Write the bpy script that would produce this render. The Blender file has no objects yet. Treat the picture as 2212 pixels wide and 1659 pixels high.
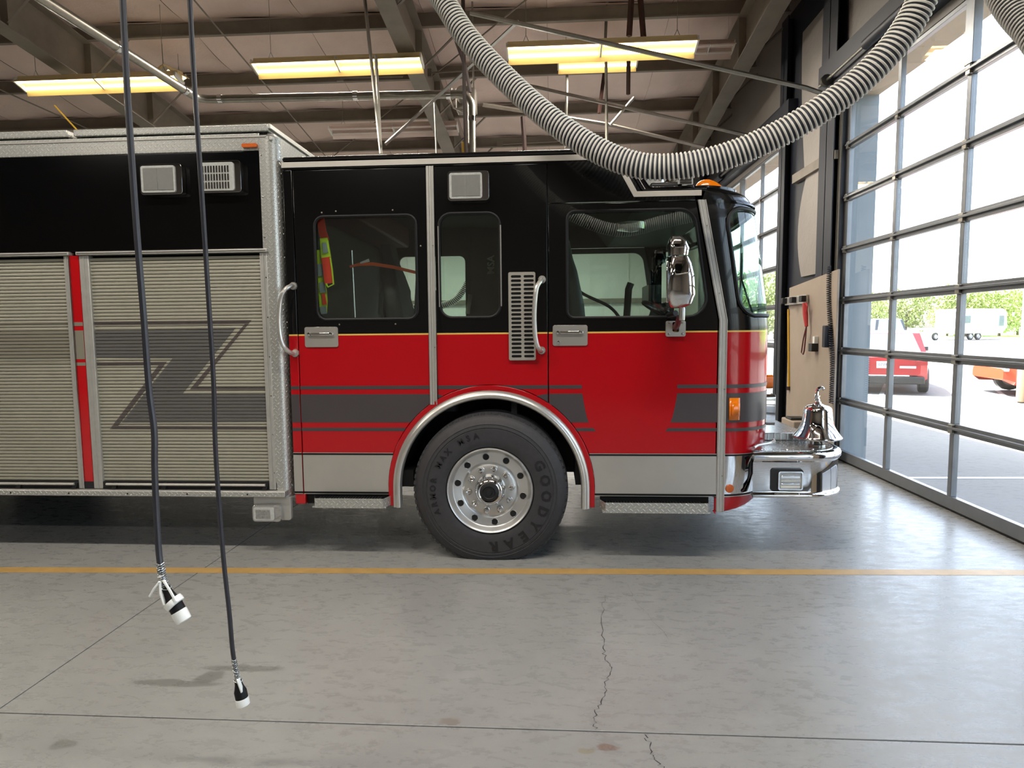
import bpy, math, random
from math import sin, cos, pi, radians, sqrt, atan2, hypot
from mathutils import Vector, Matrix
from mathutils.geometry import tessellate_polygon
random.seed(7)
sc = bpy.context.scene
COL = sc.collection

# ---------------------------------------------------------------- camera
F_PX, IW, IH = 1376.5, 2212.0, 1659.0
YAW, PITCH, ROLL = radians(-3.712), radians(-4.9), radians(-0.535)
CAM = Vector((0, 0, 1.62))
FW = Vector((sin(YAW) * cos(PITCH), cos(YAW) * cos(PITCH), sin(PITCH)))
_r0 = Vector((cos(YAW), -sin(YAW), 0)); _u0 = _r0.cross(FW)
RT = _r0 * cos(ROLL) + _u0 * sin(ROLL); UP = -_r0 * sin(ROLL) + _u0 * cos(ROLL)
cd = bpy.data.cameras.new('camera'); cam = bpy.data.objects.new('camera', cd); COL.objects.link(cam)
cd.sensor_fit = 'HORIZONTAL'; cd.sensor_width = 36; cd.lens = F_PX / IW * 36; cd.clip_end = 500; cd.clip_start = .05
m = Matrix((RT, UP, -FW)).transposed().to_4x4(); m.translation = CAM; cam.matrix_world = m
sc.camera = cam

def on(px, py, ax, v):
    """point where the sight line of a photo pixel meets the plane axis=v"""
    d = RT * (px - IW / 2) - UP * (py - IH / 2) + FW * F_PX
    return CAM + d * ((v - CAM[ax]) / d[ax])
YS = 4.42                                   # plane of the truck's near side
def T(px, py): p = on(px, py, 1, YS); return (p.x, p.z)

# ---------------------------------------------------------------- world, sun, exposure
w = bpy.data.worlds.new('sky'); sc.world = w; w.use_nodes = True
nt = w.node_tree; nt.nodes.clear()
sky = nt.nodes.new('ShaderNodeTexSky'); sky.sky_type = 'NISHITA'; sky.sun_disc = False
SUN_DIR = Vector((.34, -.42, -1)).normalized()
sky.sun_elevation = math.asin(-SUN_DIR.z); sky.sun_rotation = atan2(-SUN_DIR.x, -SUN_DIR.y)
sky.air_density = 1.0; sky.dust_density = 3.5; sky.ozone_density = 1.0
bg = nt.nodes.new('ShaderNodeBackground'); bg.inputs[1].default_value = 1.6
out = nt.nodes.new('ShaderNodeOutputWorld')
hs = nt.nodes.new('ShaderNodeHueSaturation'); hs.inputs['Saturation'].default_value = .6
nt.links.new(sky.outputs[0], hs.inputs['Color']); nt.links.new(hs.outputs[0], bg.inputs[0]); nt.links.new(bg.outputs[0], out.inputs[0])
sl = bpy.data.lights.new('sun', 'SUN'); sl.energy = 58; sl.angle = radians(.6); sl.color = (1, .96, .88)
so = bpy.data.objects.new('sun', sl); COL.objects.link(so); so.rotation_euler = SUN_DIR.to_track_quat('-Z', 'Y').to_euler()
for (y0, y1) in ((-2.9, 1.5), (3.5, 7.9), (9.95, 14.35)):           # daylight portals in the door openings
    L = bpy.data.lights.new('door_portal', 'AREA'); L.shape = 'RECTANGLE'; L.size = 4.3; L.size_y = y1 - y0
    L.cycles.is_portal = True
    o = bpy.data.objects.new('door_portal', L); COL.objects.link(o)
    o.location = (3.86, (y0 + y1) / 2, 2.15); o.rotation_euler = (0, radians(90), 0)
vs = sc.view_settings; vs.view_transform = 'Standard'; vs.look = 'None'; vs.gamma = 1; vs.exposure = 0.0; vs.use_curve_mapping = False
sc.display_settings.display_device = 'sRGB'
try:
    sc.cycles.use_denoising = True; sc.cycles.denoiser = 'OPENIMAGEDENOISE'
    sc.cycles.max_bounces = 10; sc.cycles.diffuse_bounces = 5; sc.cycles.glossy_bounces = 5; sc.cycles.transparent_max_bounces = 24
    sc.cycles.sample_clamp_indirect = 6; sc.cycles.caustics_reflective = False; sc.cycles.caustics_refractive = False
except Exception: pass

# ---------------------------------------------------------------- materials
def srgb(c): return tuple(((x / 255 + .055) / 1.055) ** 2.4 if x > 10 else x / 255 / 12.92 for x in c) + (1,)
class NT:
    def __init__(s, name):
        s.m = bpy.data.materials.new(name); s.m.use_nodes = True; s.t = s.m.node_tree; s.b = s.t.nodes['Principled BSDF']
    def n(s, typ, **k):
        x = s.t.nodes.new(typ)
        for a, v in k.items():
            if a.startswith('i_'): x.inputs[a[2:].replace('_', ' ')].default_value = v
            else: setattr(x, a, v)
        return x
    def l(s, a, b): s.t.links.new(a, b)
    def math(s, op, a, b=None, c=None):
        x = s.n('ShaderNodeMath', operation=op)
        for i, v in enumerate((a, b, c)):
            if v is None: continue
            if isinstance(v, (int, float)): x.inputs[i].default_value = v
            else: s.l(v, x.inputs[i])
        return x.outputs[0]
    def noise(s, scale, detail=3, rough=.5, vec=None, dist=0):
        x = s.n('ShaderNodeTexNoise'); x.inputs['Scale'].default_value = scale; x.inputs['Detail'].default_value = detail
        x.inputs['Roughness'].default_value = rough; x.inputs['Distortion'].default_value = dist
        if vec is not None: s.l(vec, x.inputs['Vector'])
        return x.outputs['Fac']
    def ramp(s, fac, stops):
        x = s.n('ShaderNodeValToRGB'); e = x.color_ramp.elements
        while len(e) < len(stops): e.new(.5)
        for q, (p, c) in zip(e, stops): q.position = p; q.color = c if len(c) == 4 else tuple(c) + (1,)
        s.l(fac, x.inputs[0]); return x.outputs[0]
    def mix(s, fac, a, b):
        x = s.n('ShaderNodeMix', data_type='RGBA')
        for i, v in ((0, fac), (6, a), (7, b)):
            if hasattr(v, 'is_linked') or hasattr(v, 'links'): s.l(v, x.inputs[i])
            else: x.inputs[i].default_value = v
        return x.outputs[2]
    def pos(s): return s.n('ShaderNodeNewGeometry').outputs['Position']
    def scaled(s, v, sc_):
        x = s.n('ShaderNodeVectorMath', operation='MULTIPLY'); s.l(v, x.inputs[0]); x.inputs[1].default_value = sc_; return x.outputs[0]
    def bump(s, h, strength=.3, dist=.01):
        x = s.n('ShaderNodeBump'); x.inputs['Strength'].default_value = strength; x.inputs['Distance'].default_value = dist
        s.l(h, x.inputs['Height']); s.l(x.outputs[0], s.b.inputs['Normal'])
    def set(s, **k):
        for a, v in k.items(): s.b.inputs[a.replace('_', ' ')].default_value = v
        return s
def pm(name, rgb, rough=.5, metal=0, var=.12, nscale=6, coat=0, bump=0, bscale=60, spec=.5):
    """principled paint with faint uneven tone"""
    M = NT(name); c = srgb(rgb)
    lo = tuple(x * (1 - var) for x in c[:3]) + (1,); hi = tuple(min(1, x * (1 + var)) for x in c[:3]) + (1,)
    f = M.noise(nscale, 4, .6, M.pos())
    M.l(M.ramp(f, [(.3, lo), (.7, hi)]), M.b.inputs['Base Color'])
    M.set(Roughness=rough, Metallic=metal); M.b.inputs['Specular IOR Level'].default_value = spec
    if coat: M.b.inputs['Coat Weight'].default_value = coat; M.b.inputs['Coat Roughness'].default_value = .04
    if bump: M.bump(M.noise(bscale, 3, .5, M.pos()), bump, .004)
    return M.m
def emit(name, rgb, s):
    M = NT(name); M.set(Roughness=.5); M.b.inputs['Base Color'].default_value = (.8, .8, .8, 1)
    M.b.inputs['Emission Color'].default_value = srgb(rgb); M.b.inputs['Emission Strength'].default_value = s; return M.m
def glass(name, tint=(1, 1, 1), ior=1.5, extra=0.0, rough=0.0):
    m_ = bpy.data.materials.new(name); m_.use_nodes = True; t = m_.node_tree; t.nodes.clear()
    tr = t.nodes.new('ShaderNodeBsdfTransparent'); tr.inputs[0].default_value = tuple(tint) + (1,)
    gl = t.nodes.new('ShaderNodeBsdfGlossy'); gl.inputs['Roughness'].default_value = rough; gl.inputs[0].default_value = (1, 1, 1, 1)
    lw = t.nodes.new('ShaderNodeLayerWeight'); pw = t.nodes.new('ShaderNodeMath'); pw.operation = 'POWER'; pw.inputs[1].default_value = 5
    fr = t.nodes.new('ShaderNodeMath'); fr.operation = 'MULTIPLY'; fr.inputs[1].default_value = .9
    t.links.new(lw.outputs['Facing'], pw.inputs[0]); t.links.new(pw.outputs[0], fr.inputs[0])
    ad = t.nodes.new('ShaderNodeMath'); ad.operation = 'ADD'; ad.inputs[1].default_value = ((ior - 1) / (ior + 1)) ** 2 + extra; ad.use_clamp = True
    mx = t.nodes.new('ShaderNodeMixShader'); o_ = t.nodes.new('ShaderNodeOutputMaterial')
    t.links.new(fr.outputs[0], ad.inputs[0]); t.links.new(ad.outputs[0], mx.inputs[0])
    t.links.new(tr.outputs[0], mx.inputs[1]); t.links.new(gl.outputs[0], mx.inputs[2]); t.links.new(mx.outputs[0], o_.inputs[0])
    return m_

M_ = {}
M_['black'] = pm('black_paint', (7, 7, 8), .12, 0, .1, 4, coat=.25, spec=.3)
M_['red'] = pm('red_paint', (178, 10, 18), .2, 0, .04, 4, coat=.6)
M_['flare'] = pm('red_flare_paint', (178, 10, 18), .2, 0, .04, 4, coat=.6)
M_['stripe'] = pm('charcoal_stripe', (66, 60, 62), .35, 0, .05)
M_['silver'] = pm('silver_tape', (188, 183, 174), .4, .1, .05)
M_['alu'] = pm('brushed_aluminium', (186, 184, 178), .4, .55, .06, 20)
M_['satin'] = pm('satin_slat', (158, 155, 140), .42, .35, .04)
M_['steel'] = pm('stainless_steel', (204, 201, 194), .28, .75, .05, 3)
M_['chrome'] = pm('chrome', (222, 222, 222), .05, 1, .01)
M_['dull'] = pm('galvanised_steel', (150, 146, 136), .35, .9, .12, 12)
M_['rubber'] = pm('tyre_rubber', (48, 47, 49), .62, 0, .14, 30, bump=.15, bscale=200)
M_['rubber2'] = pm('raised_rubber', (22, 21, 23), .5, 0, .1)
M_['darkrub'] = pm('black_rubber', (12, 12, 13), .55, 0, .1, spec=.3)
M_['plastic'] = pm('black_plastic', (22, 22, 24), .45, 0, .1)
M_['under'] = pm('undercarriage', (14, 13, 13), .8, 0, .2)
M_['interior'] = pm('cab_lining', (38, 38, 37), .75, 0, .15)
M_['seat'] = pm('seat_vinyl', (32, 34, 36), .6, 0, .15)
M_['amber'] = pm('amber_lens', (232, 122, 10), .15, 0, .12, 30, coat=.5)
M_['amber2'] = pm('dull_amber_lens', (190, 90, 30), .25, 0, .15, 30)
M_['white'] = pm('white_plastic', (225, 225, 218), .4, 0, .05)
M_['orange'] = pm('orange_webbing', (240, 100, 40), .7, 0, .05)
M_['glassw'] = glass('cab_glass', (.82, .9, .86), 1.5, .03)
M_['glassd'] = glass('tinted_glass', (.84, .88, .86), 1.5, .03)
M_['windshield'] = glass('green_windshield', (.70, .92, .84), 1.5, .02)
M_['pane'] = glass('door_pane', (.93, .96, .97), 1.45, .0)
M_['lens'] = pm('clear_lens', (190, 192, 188), .12, .2, .12, 60, coat=.8)
M_['steelpaint'] = pm('grey_primer_steel', (126, 118, 106), .55, 0, .14, 3)
M_['bluesteel'] = pm('dark_blue_steel', (27, 31, 41), .55, 0, .12, 3)
M_['doorframe'] = pm('door_frame_aluminium', (120, 122, 124), .38, .55, .08, 8)
M_['ply'] = pm('painted_plywood', (158, 144, 128), .7, 0, .05, 3)
M_['jamb'] = pm('blue_grey_cladding', (128, 136, 140), .6, 0, .06, 2)
M_['soffit'] = pm('tan_soffit', (176, 160, 140), .7, 0, .08, 2)
M_['farwall'] = pm('white_liner_panel', (226, 226, 220), .6, 0, .04, 2)
M_['reflector'] = pm('glow_tinted_reflector', (238, 216, 160), .4, 0, .04)  # warm glow of the tubes put into the colour of lit reflectors
M_['tube'] = emit('fluorescent_tube', (255, 230, 170), 9)
M_['offtube'] = pm('unlit_tube', (225, 215, 205), .3, 0, .03)
M_['cable'] = pm('cable_jacket', (44, 44, 50), .4, 0, .12, 20)
M_['plugw'] = pm('plug_white', (235, 236, 230), .35, 0, .04)
M_['wire'] = pm('galvanised_wire', (205, 208, 205), .3, .8, .1)
M_['hosed'] = pm('hose_fabric', (50, 54, 62), .7, 0, .15, 20)
M_['hoser'] = pm('hose_rib', (216, 213, 204), .5, 0, .06, 10)
M_['brown'] = pm('brown_strap', (58, 34, 26), .7, 0, .2)
M_['yellow'] = pm('yellow_pole', (206, 160, 40), .5, 0, .06)
M_['toolred'] = pm('red_handle', (178, 40, 40), .5, 0, .08)
M_['carred'] = pm('red_car_paint', (170, 22, 30), .25, .1, .05, coat=.7)
M_['carwhite'] = pm('white_car_paint', (225, 225, 225), .3, 0, .04, coat=.7)
M_['cardark'] = pm('dark_car_paint', (40, 44, 52), .3, .2, .05, coat=.7)
M_['carorange'] = pm('orange_car_paint', (205, 70, 40), .3, 0, .05, coat=.7)
M_['carglass'] = pm('car_glass', (150, 165, 170), .08, .7, .05, coat=.8)
M_['taillight'] = pm('tail_light', (150, 20, 24), .2, 0, .1, coat=.6)
M_['tan'] = pm('tan_concrete', (126, 104, 80), .8, 0, .08)
M_['hivis'] = pm('hivis_yellow', (200, 235, 40), .6, 0, .05)
M_['hivor'] = pm('hivis_orange', (250, 62, 30), .6, 0, .05)
M_['refl'] = pm('reflective_grey', (150, 165, 165), .4, 0, .05)
M_['paper'] = pm('plate_white', (215, 212, 215), .5, 0, .04)
M_['ink'] = pm('plate_ink', (90, 84, 100), .5, 0, .05)
M_['white2'] = pm('grey_lens_panel', (116, 116, 113), .35, 0, .05, 30, coat=.4)
M_['trunk'] = pm('bark', (90, 74, 56), .9, 0, .2, 20)
M_['maroon'] = pm('maroon_bracket', (92, 36, 40), .4, 0, .1)

def truck_paint():
    """black above z 1.6, thin gold line, red below"""
    M = NT('two_tone_paint'); z = M.n('ShaderNodeSeparateXYZ'); M.l(M.pos(), z.inputs[0]); z = z.outputs['Z']
    up = M.math('GREATER_THAN', z, 1.599); gold = M.math('GREATER_THAN', z, 1.588)
    c = M.mix(gold, srgb((168, 6, 18)), srgb((214, 178, 92))); c = M.mix(up, c, srgb((7, 7, 8)))
    M.l(c, M.b.inputs['Base Color']); M.set(Roughness=.16); M.b.inputs['Specular IOR Level'].default_value = .35; M.b.inputs['Coat Weight'].default_value = .35; M.b.inputs['Coat Roughness'].default_value = .03
    f = M.noise(900, 2, .5, M.pos()); M.bump(f, .03, .002); return M.m
M_['paint'] = truck_paint()

def diamond_plate(name, rgb, scale=26, metal=.9, axes='xz', rough=.3):
    """tread plate: alternating slanted bars as bump"""
    M = NT(name); p = M.n('ShaderNodeSeparateXYZ'); M.l(M.pos(), p.inputs[0])
    u = {'x': p.outputs[0], 'y': p.outputs[1], 'z': p.outputs[2]}[axes[0]]; v = {'x': p.outputs[0], 'y': p.outputs[1], 'z': p.outputs[2]}[axes[1]]
    if axes == 'xz': u = M.math('ADD', u, p.outputs[1])
    a = M.math('MULTIPLY', M.math('ADD', u, v), scale); b = M.math('MULTIPLY', M.math('SUBTRACT', u, v), scale)
    fa, fb = M.math('FRACT', a), M.math('FRACT', b)
    par = M.math('MODULO', M.math('ABSOLUTE', M.math('ADD', M.math('FLOOR', a), M.math('FLOOR', b))), 2)
    def bar(q, r):   # long in q, thin in r
        x = M.math('DIVIDE', M.math('SUBTRACT', q, .5), .46); y = M.math('DIVIDE', M.math('SUBTRACT', r, .5), .17)
        d = M.math('ADD', M.math('MULTIPLY', x, x), M.math('MULTIPLY', y, y)); return M.math('MAXIMUM', M.math('SUBTRACT', 1, d), 0)
    h = M.math('ADD', M.math('MULTIPLY', bar(fa, fb), par), M.math('MULTIPLY', bar(fb, fa), M.math('SUBTRACT', 1, par)))
    h = M.math('MINIMUM', M.math('MULTIPLY', h, 2), 1)
    M.bump(h, .8, .005)
    c = srgb(rgb); M.l(M.mix(h, tuple(x * .86 for x in c[:3]) + (1,), tuple(min(1, x * 1.12) for x in c[:3]) + (1,)), M.b.inputs['Base Color'])
    M.set(Metallic=metal, Roughness=rough); return M.m
M_['tread'] = diamond_plate('tread_plate', (196, 196, 190), 24, metal=.6)
M_['treadtop'] = diamond_plate('tread_plate_deck', (185, 185, 182), 22, axes='xy', rough=.25)

def floor_mat():
    M = NT('polished_concrete'); P = M.pos()
    a = M.noise(.9, 6, .62, P); st = M.noise(15, 8, .75, M.scaled(P, (.5, 1.2, 1)), .35); f = M.noise(60, 4, .6, P)
    v = M.math('ADD', M.math('MULTIPLY', a, .5), M.math('ADD', M.math('MULTIPLY', st, .35), M.math('MULTIPLY', f, .15)))
    c = M.ramp(v, [(.32, srgb((124, 124, 122))), (.5, srgb((138, 138, 135))), (.68, srgb((152, 152, 148)))])
    # a few stains with a shape of their own
    sx = M.n('ShaderNodeSeparateXYZ'); M.l(P, sx.inputs[0])
    wob = M.math('MULTIPLY', M.math('SUBTRACT', M.noise(9, 3, .5, P), .5), .12)
    for (x, y, rx, ry, col, al) in ((.20, 2.36, .045, .022, (104, 78, 62), .6), (.115, 2.335, .03, .02, (120, 110, 80), .5), (-1.75, 2.72, .22, .03, (84, 84, 78), .55),
                                    (-1.5, 2.86, .2, .03, (84, 84, 78), .5), (-1.62, 2.78, .06, .05, (84, 84, 78), .55), (-1.95, 2.27, .05, .03, (90, 92, 86), .5), (-2.25, 2.3, .03, .03, (80, 82, 76), .5), (-.42, 2.5, .04, .03, (110, 96, 80), .4)):
        dx = M.math('DIVIDE', M.math('SUBTRACT', M.math('ADD', sx.outputs[0], wob), x), rx)
        dy = M.math('DIVIDE', M.math('SUBTRACT', M.math('ADD', sx.outputs[1], M.math('MULTIPLY', wob, .5)), y), ry)
        d = M.math('ADD', M.math('MULTIPLY', dx, dx), M.math('MULTIPLY', dy, dy))
        k = M.n('ShaderNodeMapRange', interpolation_type='SMOOTHSTEP'); M.l(d, k.inputs[0])
        k.inputs[1].default_value = .55; k.inputs[2].default_value = 1.3; k.inputs[3].default_value = al; k.inputs[4].default_value = 0
        c = M.mix(k.outputs[0], c, srgb(col))
    M.l(c, M.b.inputs['Base Color'])
    r = M.n('ShaderNodeMapRange'); M.l(st, r.inputs[0]); r.inputs[1].default_value = .35; r.inputs[2].default_value = .65; r.inputs[3].default_value = .2; r.inputs[4].default_value = .42
    M.l(r.outputs[0], M.b.inputs['Roughness']); M.b.inputs['Specular IOR Level'].default_value = .55
    M.bump(M.math('ADD', M.math('MULTIPLY', st, .6), M.math('MULTIPLY', f, .25)), .06, .01); return M.m
M_['floor'] = floor_mat()
def insul_mat(name, rgb):
    M = NT(name); P = M.pos(); f = M.noise(1.2, 5, .6, P); c = srgb(rgb)
    M.l(M.ramp(f, [(.3, tuple(x * .86 for x in c[:3])), (.7, c)]), M.b.inputs['Base Color']); M.set(Roughness=.55)
    M.bump(M.math('ADD', M.noise(3, 4, .6, P), M.math('MULTIPLY', M.noise(25, 3, .6, P), .25)), .6, .03); return M.m
M_['insul'] = insul_mat('vinyl_insulation', (230, 208, 196))
M_['insulwall'] = insul_mat('wall_insulation', (150, 143, 135))
def asphalt():
    M = NT('asphalt'); P = M.pos(); f = M.noise(.5, 5, .6, P); g = M.noise(40, 3, .6, P)
    c = M.ramp(M.math('ADD', M.math('MULTIPLY', f, .6), M.math('MULTIPLY', g, .4)), [(.3, srgb((92, 90, 87))), (.7, srgb((112, 110, 107)))])
    M.l(c, M.b.inputs['Base Color']); M.set(Roughness=.85); return M.m
M_['asphalt'] = asphalt()
M_['grass'] = pm('grass', (120, 160, 60), .9, 0, .25, 3)
def leaf(name, rgb):
    M = NT(name); c = srgb(rgb); f = M.noise(1.5, 3, .6, M.pos())
    M.l(M.ramp(f, [(.3, tuple(x * .6 for x in c[:3])), (.7, c)]), M.b.inputs['Base Color']); M.set(Roughness=.6)
    M.b.inputs['Transmission Weight'].default_value = 0; return M.m
M_['leaf1'] = leaf('leaves_mid', (146, 160, 84)); M_['leaf2'] = leaf('leaves_light', (170, 182, 104))

# ---------------------------------------------------------------- mesh helpers
class MB:
    def __init__(s): s.v = []; s.f = []; s.mi = []
    def add(s, vs, fs, mi=0):
        o = len(s.v); s.v += [tuple(v) for v in vs]; s.f += [[i + o for i in f] for f in fs]; s.mi += [mi] * len(fs); return s
    def box(s, x0, x1, y0, y1, z0, z1, mi=0, M=None):
        vs = [(x, y, z) for z in (z0, z1) for y in (y0, y1) for x in (x0, x1)]
        if M is not None: vs = [M @ Vector(v) for v in vs]
        return s.add(vs, [(0, 2, 3, 1), (4, 5, 7, 6), (0, 1, 5, 4), (1, 3, 7, 5), (3, 2, 6, 7), (2, 0, 4, 6)], mi)
    def tube(s, pts, r, n=8, caps=True, mi=0, closed=False):
        pts = [Vector(p) for p in pts]; N = len(pts); rings = []; rr = r if isinstance(r, (list, tuple)) else [r] * N
        prev = None
        for i, p in enumerate(pts):
            if closed: t = (pts[(i + 1) % N] - pts[i - 1])
            else: t = pts[min(i + 1, N - 1)] - pts[max(i - 1, 0)]
            if t.length < 1e-9: t = Vector((0, 0, 1))
            t.normalize()
            if prev is None:
                a = Vector((0, 0, 1)) if abs(t.z) < .9 else Vector((1, 0, 0)); u = t.cross(a).normalized()
            else: u = (prev - t * prev.dot(t)).normalized()
            prev = u; v = t.cross(u)
            rings.append([p + (u * cos(2 * pi * k / n) + v * sin(2 * pi * k / n)) * rr[i] for k in range(n)])
        vs = [q for R_ in rings for q in R_]; fs = []
        for i in range(N if closed else N - 1):
            j = (i + 1) % N
            for k in range(n): fs.append((i * n + k, i * n + (k + 1) % n, j * n + (k + 1) % n, j * n + k))
        if caps and not closed: fs += [tuple(range(n))[::-1], tuple((N - 1) * n + k for k in range(n))]
        return s.add(vs, fs, mi)
    def lathe(s, prof, c, axis=(0, 0, 1), n=32, mi=0, ref=None):
        """prof = [(radius, height)] round axis through c"""
        a = Vector(axis).normalized(); b = Vector(ref).normalized() if ref else (a.orthogonal().normalized()); d = a.cross(b); c = Vector(c)
        vs = []; N = len(prof)
        for (r, h) in prof:
            for k in range(n): vs.append(c + a * h + (b * cos(2 * pi * k / n) + d * sin(2 * pi * k / n)) * r)
        fs = []
        for i in range(N - 1):
            for k in range(n): fs.append((i * n + k, i * n + (k + 1) % n, (i + 1) * n + (k + 1) % n, (i + 1) * n + k))
        return s.add(vs, fs, mi)
    def grid(s, rows, mi=0, closed=False):
        n = len(rows[0]); vs = [p for r in rows for p in r]; fs = []
        for i in range(len(rows) - 1):
            for k in range(n if closed else n - 1): fs.append((i * n + k, i * n + (k + 1) % n, (i + 1) * n + (k + 1) % n, (i + 1) * n + k))
        return s.add(vs, fs, mi)
    def plate(s, outer, holes, y0, y1, mi=0, fn=None):
        """polygon in (a,b) with holes extruded from y0 to y1; fn maps (a,b,d) to 3-D"""
        fn = fn or (lambda a, b, d: (a, d, b)); loops = [outer] + list(holes)
        flat = [p for L in loops for p in L]; n = len(flat)
        tr = tessellate_polygon([[Vector((p[0], p[1], 0)) for p in L] for L in loops])
        vs = [fn(p[0], p[1], y0) for p in flat] + [fn(p[0], p[1], y1) for p in flat]
        fs = [tuple(t) for t in tr] + [tuple(i + n for i in reversed(t)) for t in tr]; o = 0
        for L in loops:
            k = len(L)
            for i in range(k): a, b = o + i, o + (i + 1) % k; fs.append((a, b, b + n, a + n))
            o += k
        return s.add(vs, fs, mi)
    def mesh(s, name, mats, smooth=True, ang=35, fix=True):
        me = bpy.data.meshes.new(name); me.from_pydata(s.v, [], s.f)
        for x in (mats if isinstance(mats, (list, tuple)) else [mats]): me.materials.append(M_[x] if isinstance(x, str) else x)
        me.polygons.foreach_set('material_index', s.mi)
        if fix:
            import bmesh
            b = bmesh.new(); b.from_mesh(me); bmesh.ops.recalc_face_normals(b, faces=b.faces); b.to_mesh(me); b.free()
        if smooth:
            me.shade_smooth(); me.set_sharp_from_angle(angle=radians(ang))
        me.update(); return me
    def obj(s, name, mats, parent=None, bevel=0, label=None, **k):
        o = bpy.data.objects.new(name, s.mesh(name, mats, **k)); COL.objects.link(o); par(o, parent)
        if bevel:
            b = o.modifiers.new('bevel', 'BEVEL'); b.width = bevel; b.segments = 2; b.limit_method = 'ANGLE'; b.angle_limit = radians(40)
        if label: o['label'] = label
        return o
def par(o, parent):
    """parts keep world coordinates in their meshes; only roots sit off the origin"""
    if parent is None: return
    o.parent = parent; o.matrix_parent_inverse = Matrix.Translation(-Vector(parent.location)) if parent.parent is None else Matrix()
def tag(o, label=None, cat=None, group=None, kind=None):
    if label: o['label'] = label
    if cat: o['category'] = cat
    if group: o['group'] = group
    if kind: o['kind'] = kind
    return o
def empty(name, loc, label, cat, group=None, kind=None):
    o = bpy.data.objects.new(name, None); COL.objects.link(o); o.location = loc; o.empty_display_size = .1
    return tag(o, label, cat, group, kind)
def dup(root, loc, label=None, group=None):
    """a copy of a thing with its parts and sub-parts, moved to loc"""
    def cp(o, p):
        c = o.copy(); COL.objects.link(c)
        if p is not None: c.parent = p; c.matrix_parent_inverse = o.matrix_parent_inverse.copy()
        for ch in KIDS.get(o.name, []): cp(ch, c)
        return c
    r = cp(root, None); r.location = loc
    if label: r['label'] = label
    if group: r['group'] = group
    return r
KIDS = {}
def index_kids():
    KIDS.clear()
    for o in COL.objects:
        if o.parent: KIDS.setdefault(o.parent.name, []).append(o)
def rrect(x0, x1, z0, z1, r, n=6):
    r = min(r, (x1 - x0) / 2 - 1e-4, (z1 - z0) / 2 - 1e-4); p = []
    for cx, cz, a0 in ((x1 - r, z1 - r, 0), (x0 + r, z1 - r, 90), (x0 + r, z0 + r, 180), (x1 - r, z0 + r, 270)):
        for k in range(n + 1): a = radians(a0 + 90 * k / n); p.append((cx + r * cos(a), cz + r * sin(a)))
    return p
def arc(cx, cz, r, a0, a1, n=32): return [(cx + r * cos(radians(a0 + (a1 - a0) * k / n)), cz + r * sin(radians(a0 + (a1 - a0) * k / n))) for k in range(n + 1)]
def smooth_path(pts, per=12):
    """Catmull-Rom through the points"""
    P = [Vector(p) for p in pts]; P = [P[0] * 2 - P[1]] + P + [P[-1] * 2 - P[-2]]; out_ = []
    for i in range(1, len(P) - 2):
        for k in range(per):
            t = k / per; a, b, c, d = P[i - 1], P[i], P[i + 1], P[i + 2]
            out_.append(.5 * ((2 * b) + (c - a) * t + (2 * a - 5 * b + 4 * c - d) * t * t + (3 * b - a - 3 * c + d) * t ** 3))
    out_.append(P[-2]); return out_
def text_mesh(s, size, name, mat, depth=.001, parent=None, place=None, font_align='CENTER', bold=0.0):
    cu = bpy.data.curves.new(name, 'FONT'); cu.body = s; cu.size = size; cu.extrude = depth; cu.align_x = font_align; cu.align_y = 'CENTER'; cu.resolution_u = 2; cu.offset = bold
    t = bpy.data.objects.new('tmp', cu); COL.objects.link(t); dg = bpy.context.evaluated_depsgraph_get(); dg.update()
    me = bpy.data.meshes.new_from_object(t.evaluated_get(dg)); bpy.data.objects.remove(t); bpy.data.curves.remove(cu)
    me.materials.clear(); me.materials.append(M_[mat]); me.transform(place) if place else None; me.name = name
    o = bpy.data.objects.new(name, me); COL.objects.link(o); par(o, parent); return o

# ================================================================ THE SETTING
XW = 3.45
def roof(y): return 7.2 - .11 * y if y > -4 else 7.2 + .44 + .11 * (y + 4)       # underside of the purlins, ridge at y=-4
def st(o): o['kind'] = 'structure'; return o
# floor: concrete slabs with open joints
fl = st(MB().box(-20, 3.8, -12, 17.5, -.2, -.03).obj('floor', 'under'))
FA = {'x': (-19.9, -8.6, -2.405, 3.79), 'y': (-11.9, -3.7, 2.46, 8.7, 17.4)}
for i in range(3):
    for j in range(4):
        x0, x1, y0, y1 = FA['x'][i], FA['x'][i + 1], FA['y'][j], FA['y'][j + 1]; g = .0035
        jy = lambda x: .0  # joints run straight
        MB().box(x0 + g, x1 - g, y0 + g, y1 - g, -.12, 0).obj('slab', 'floor', fl, bevel=.002)
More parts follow.
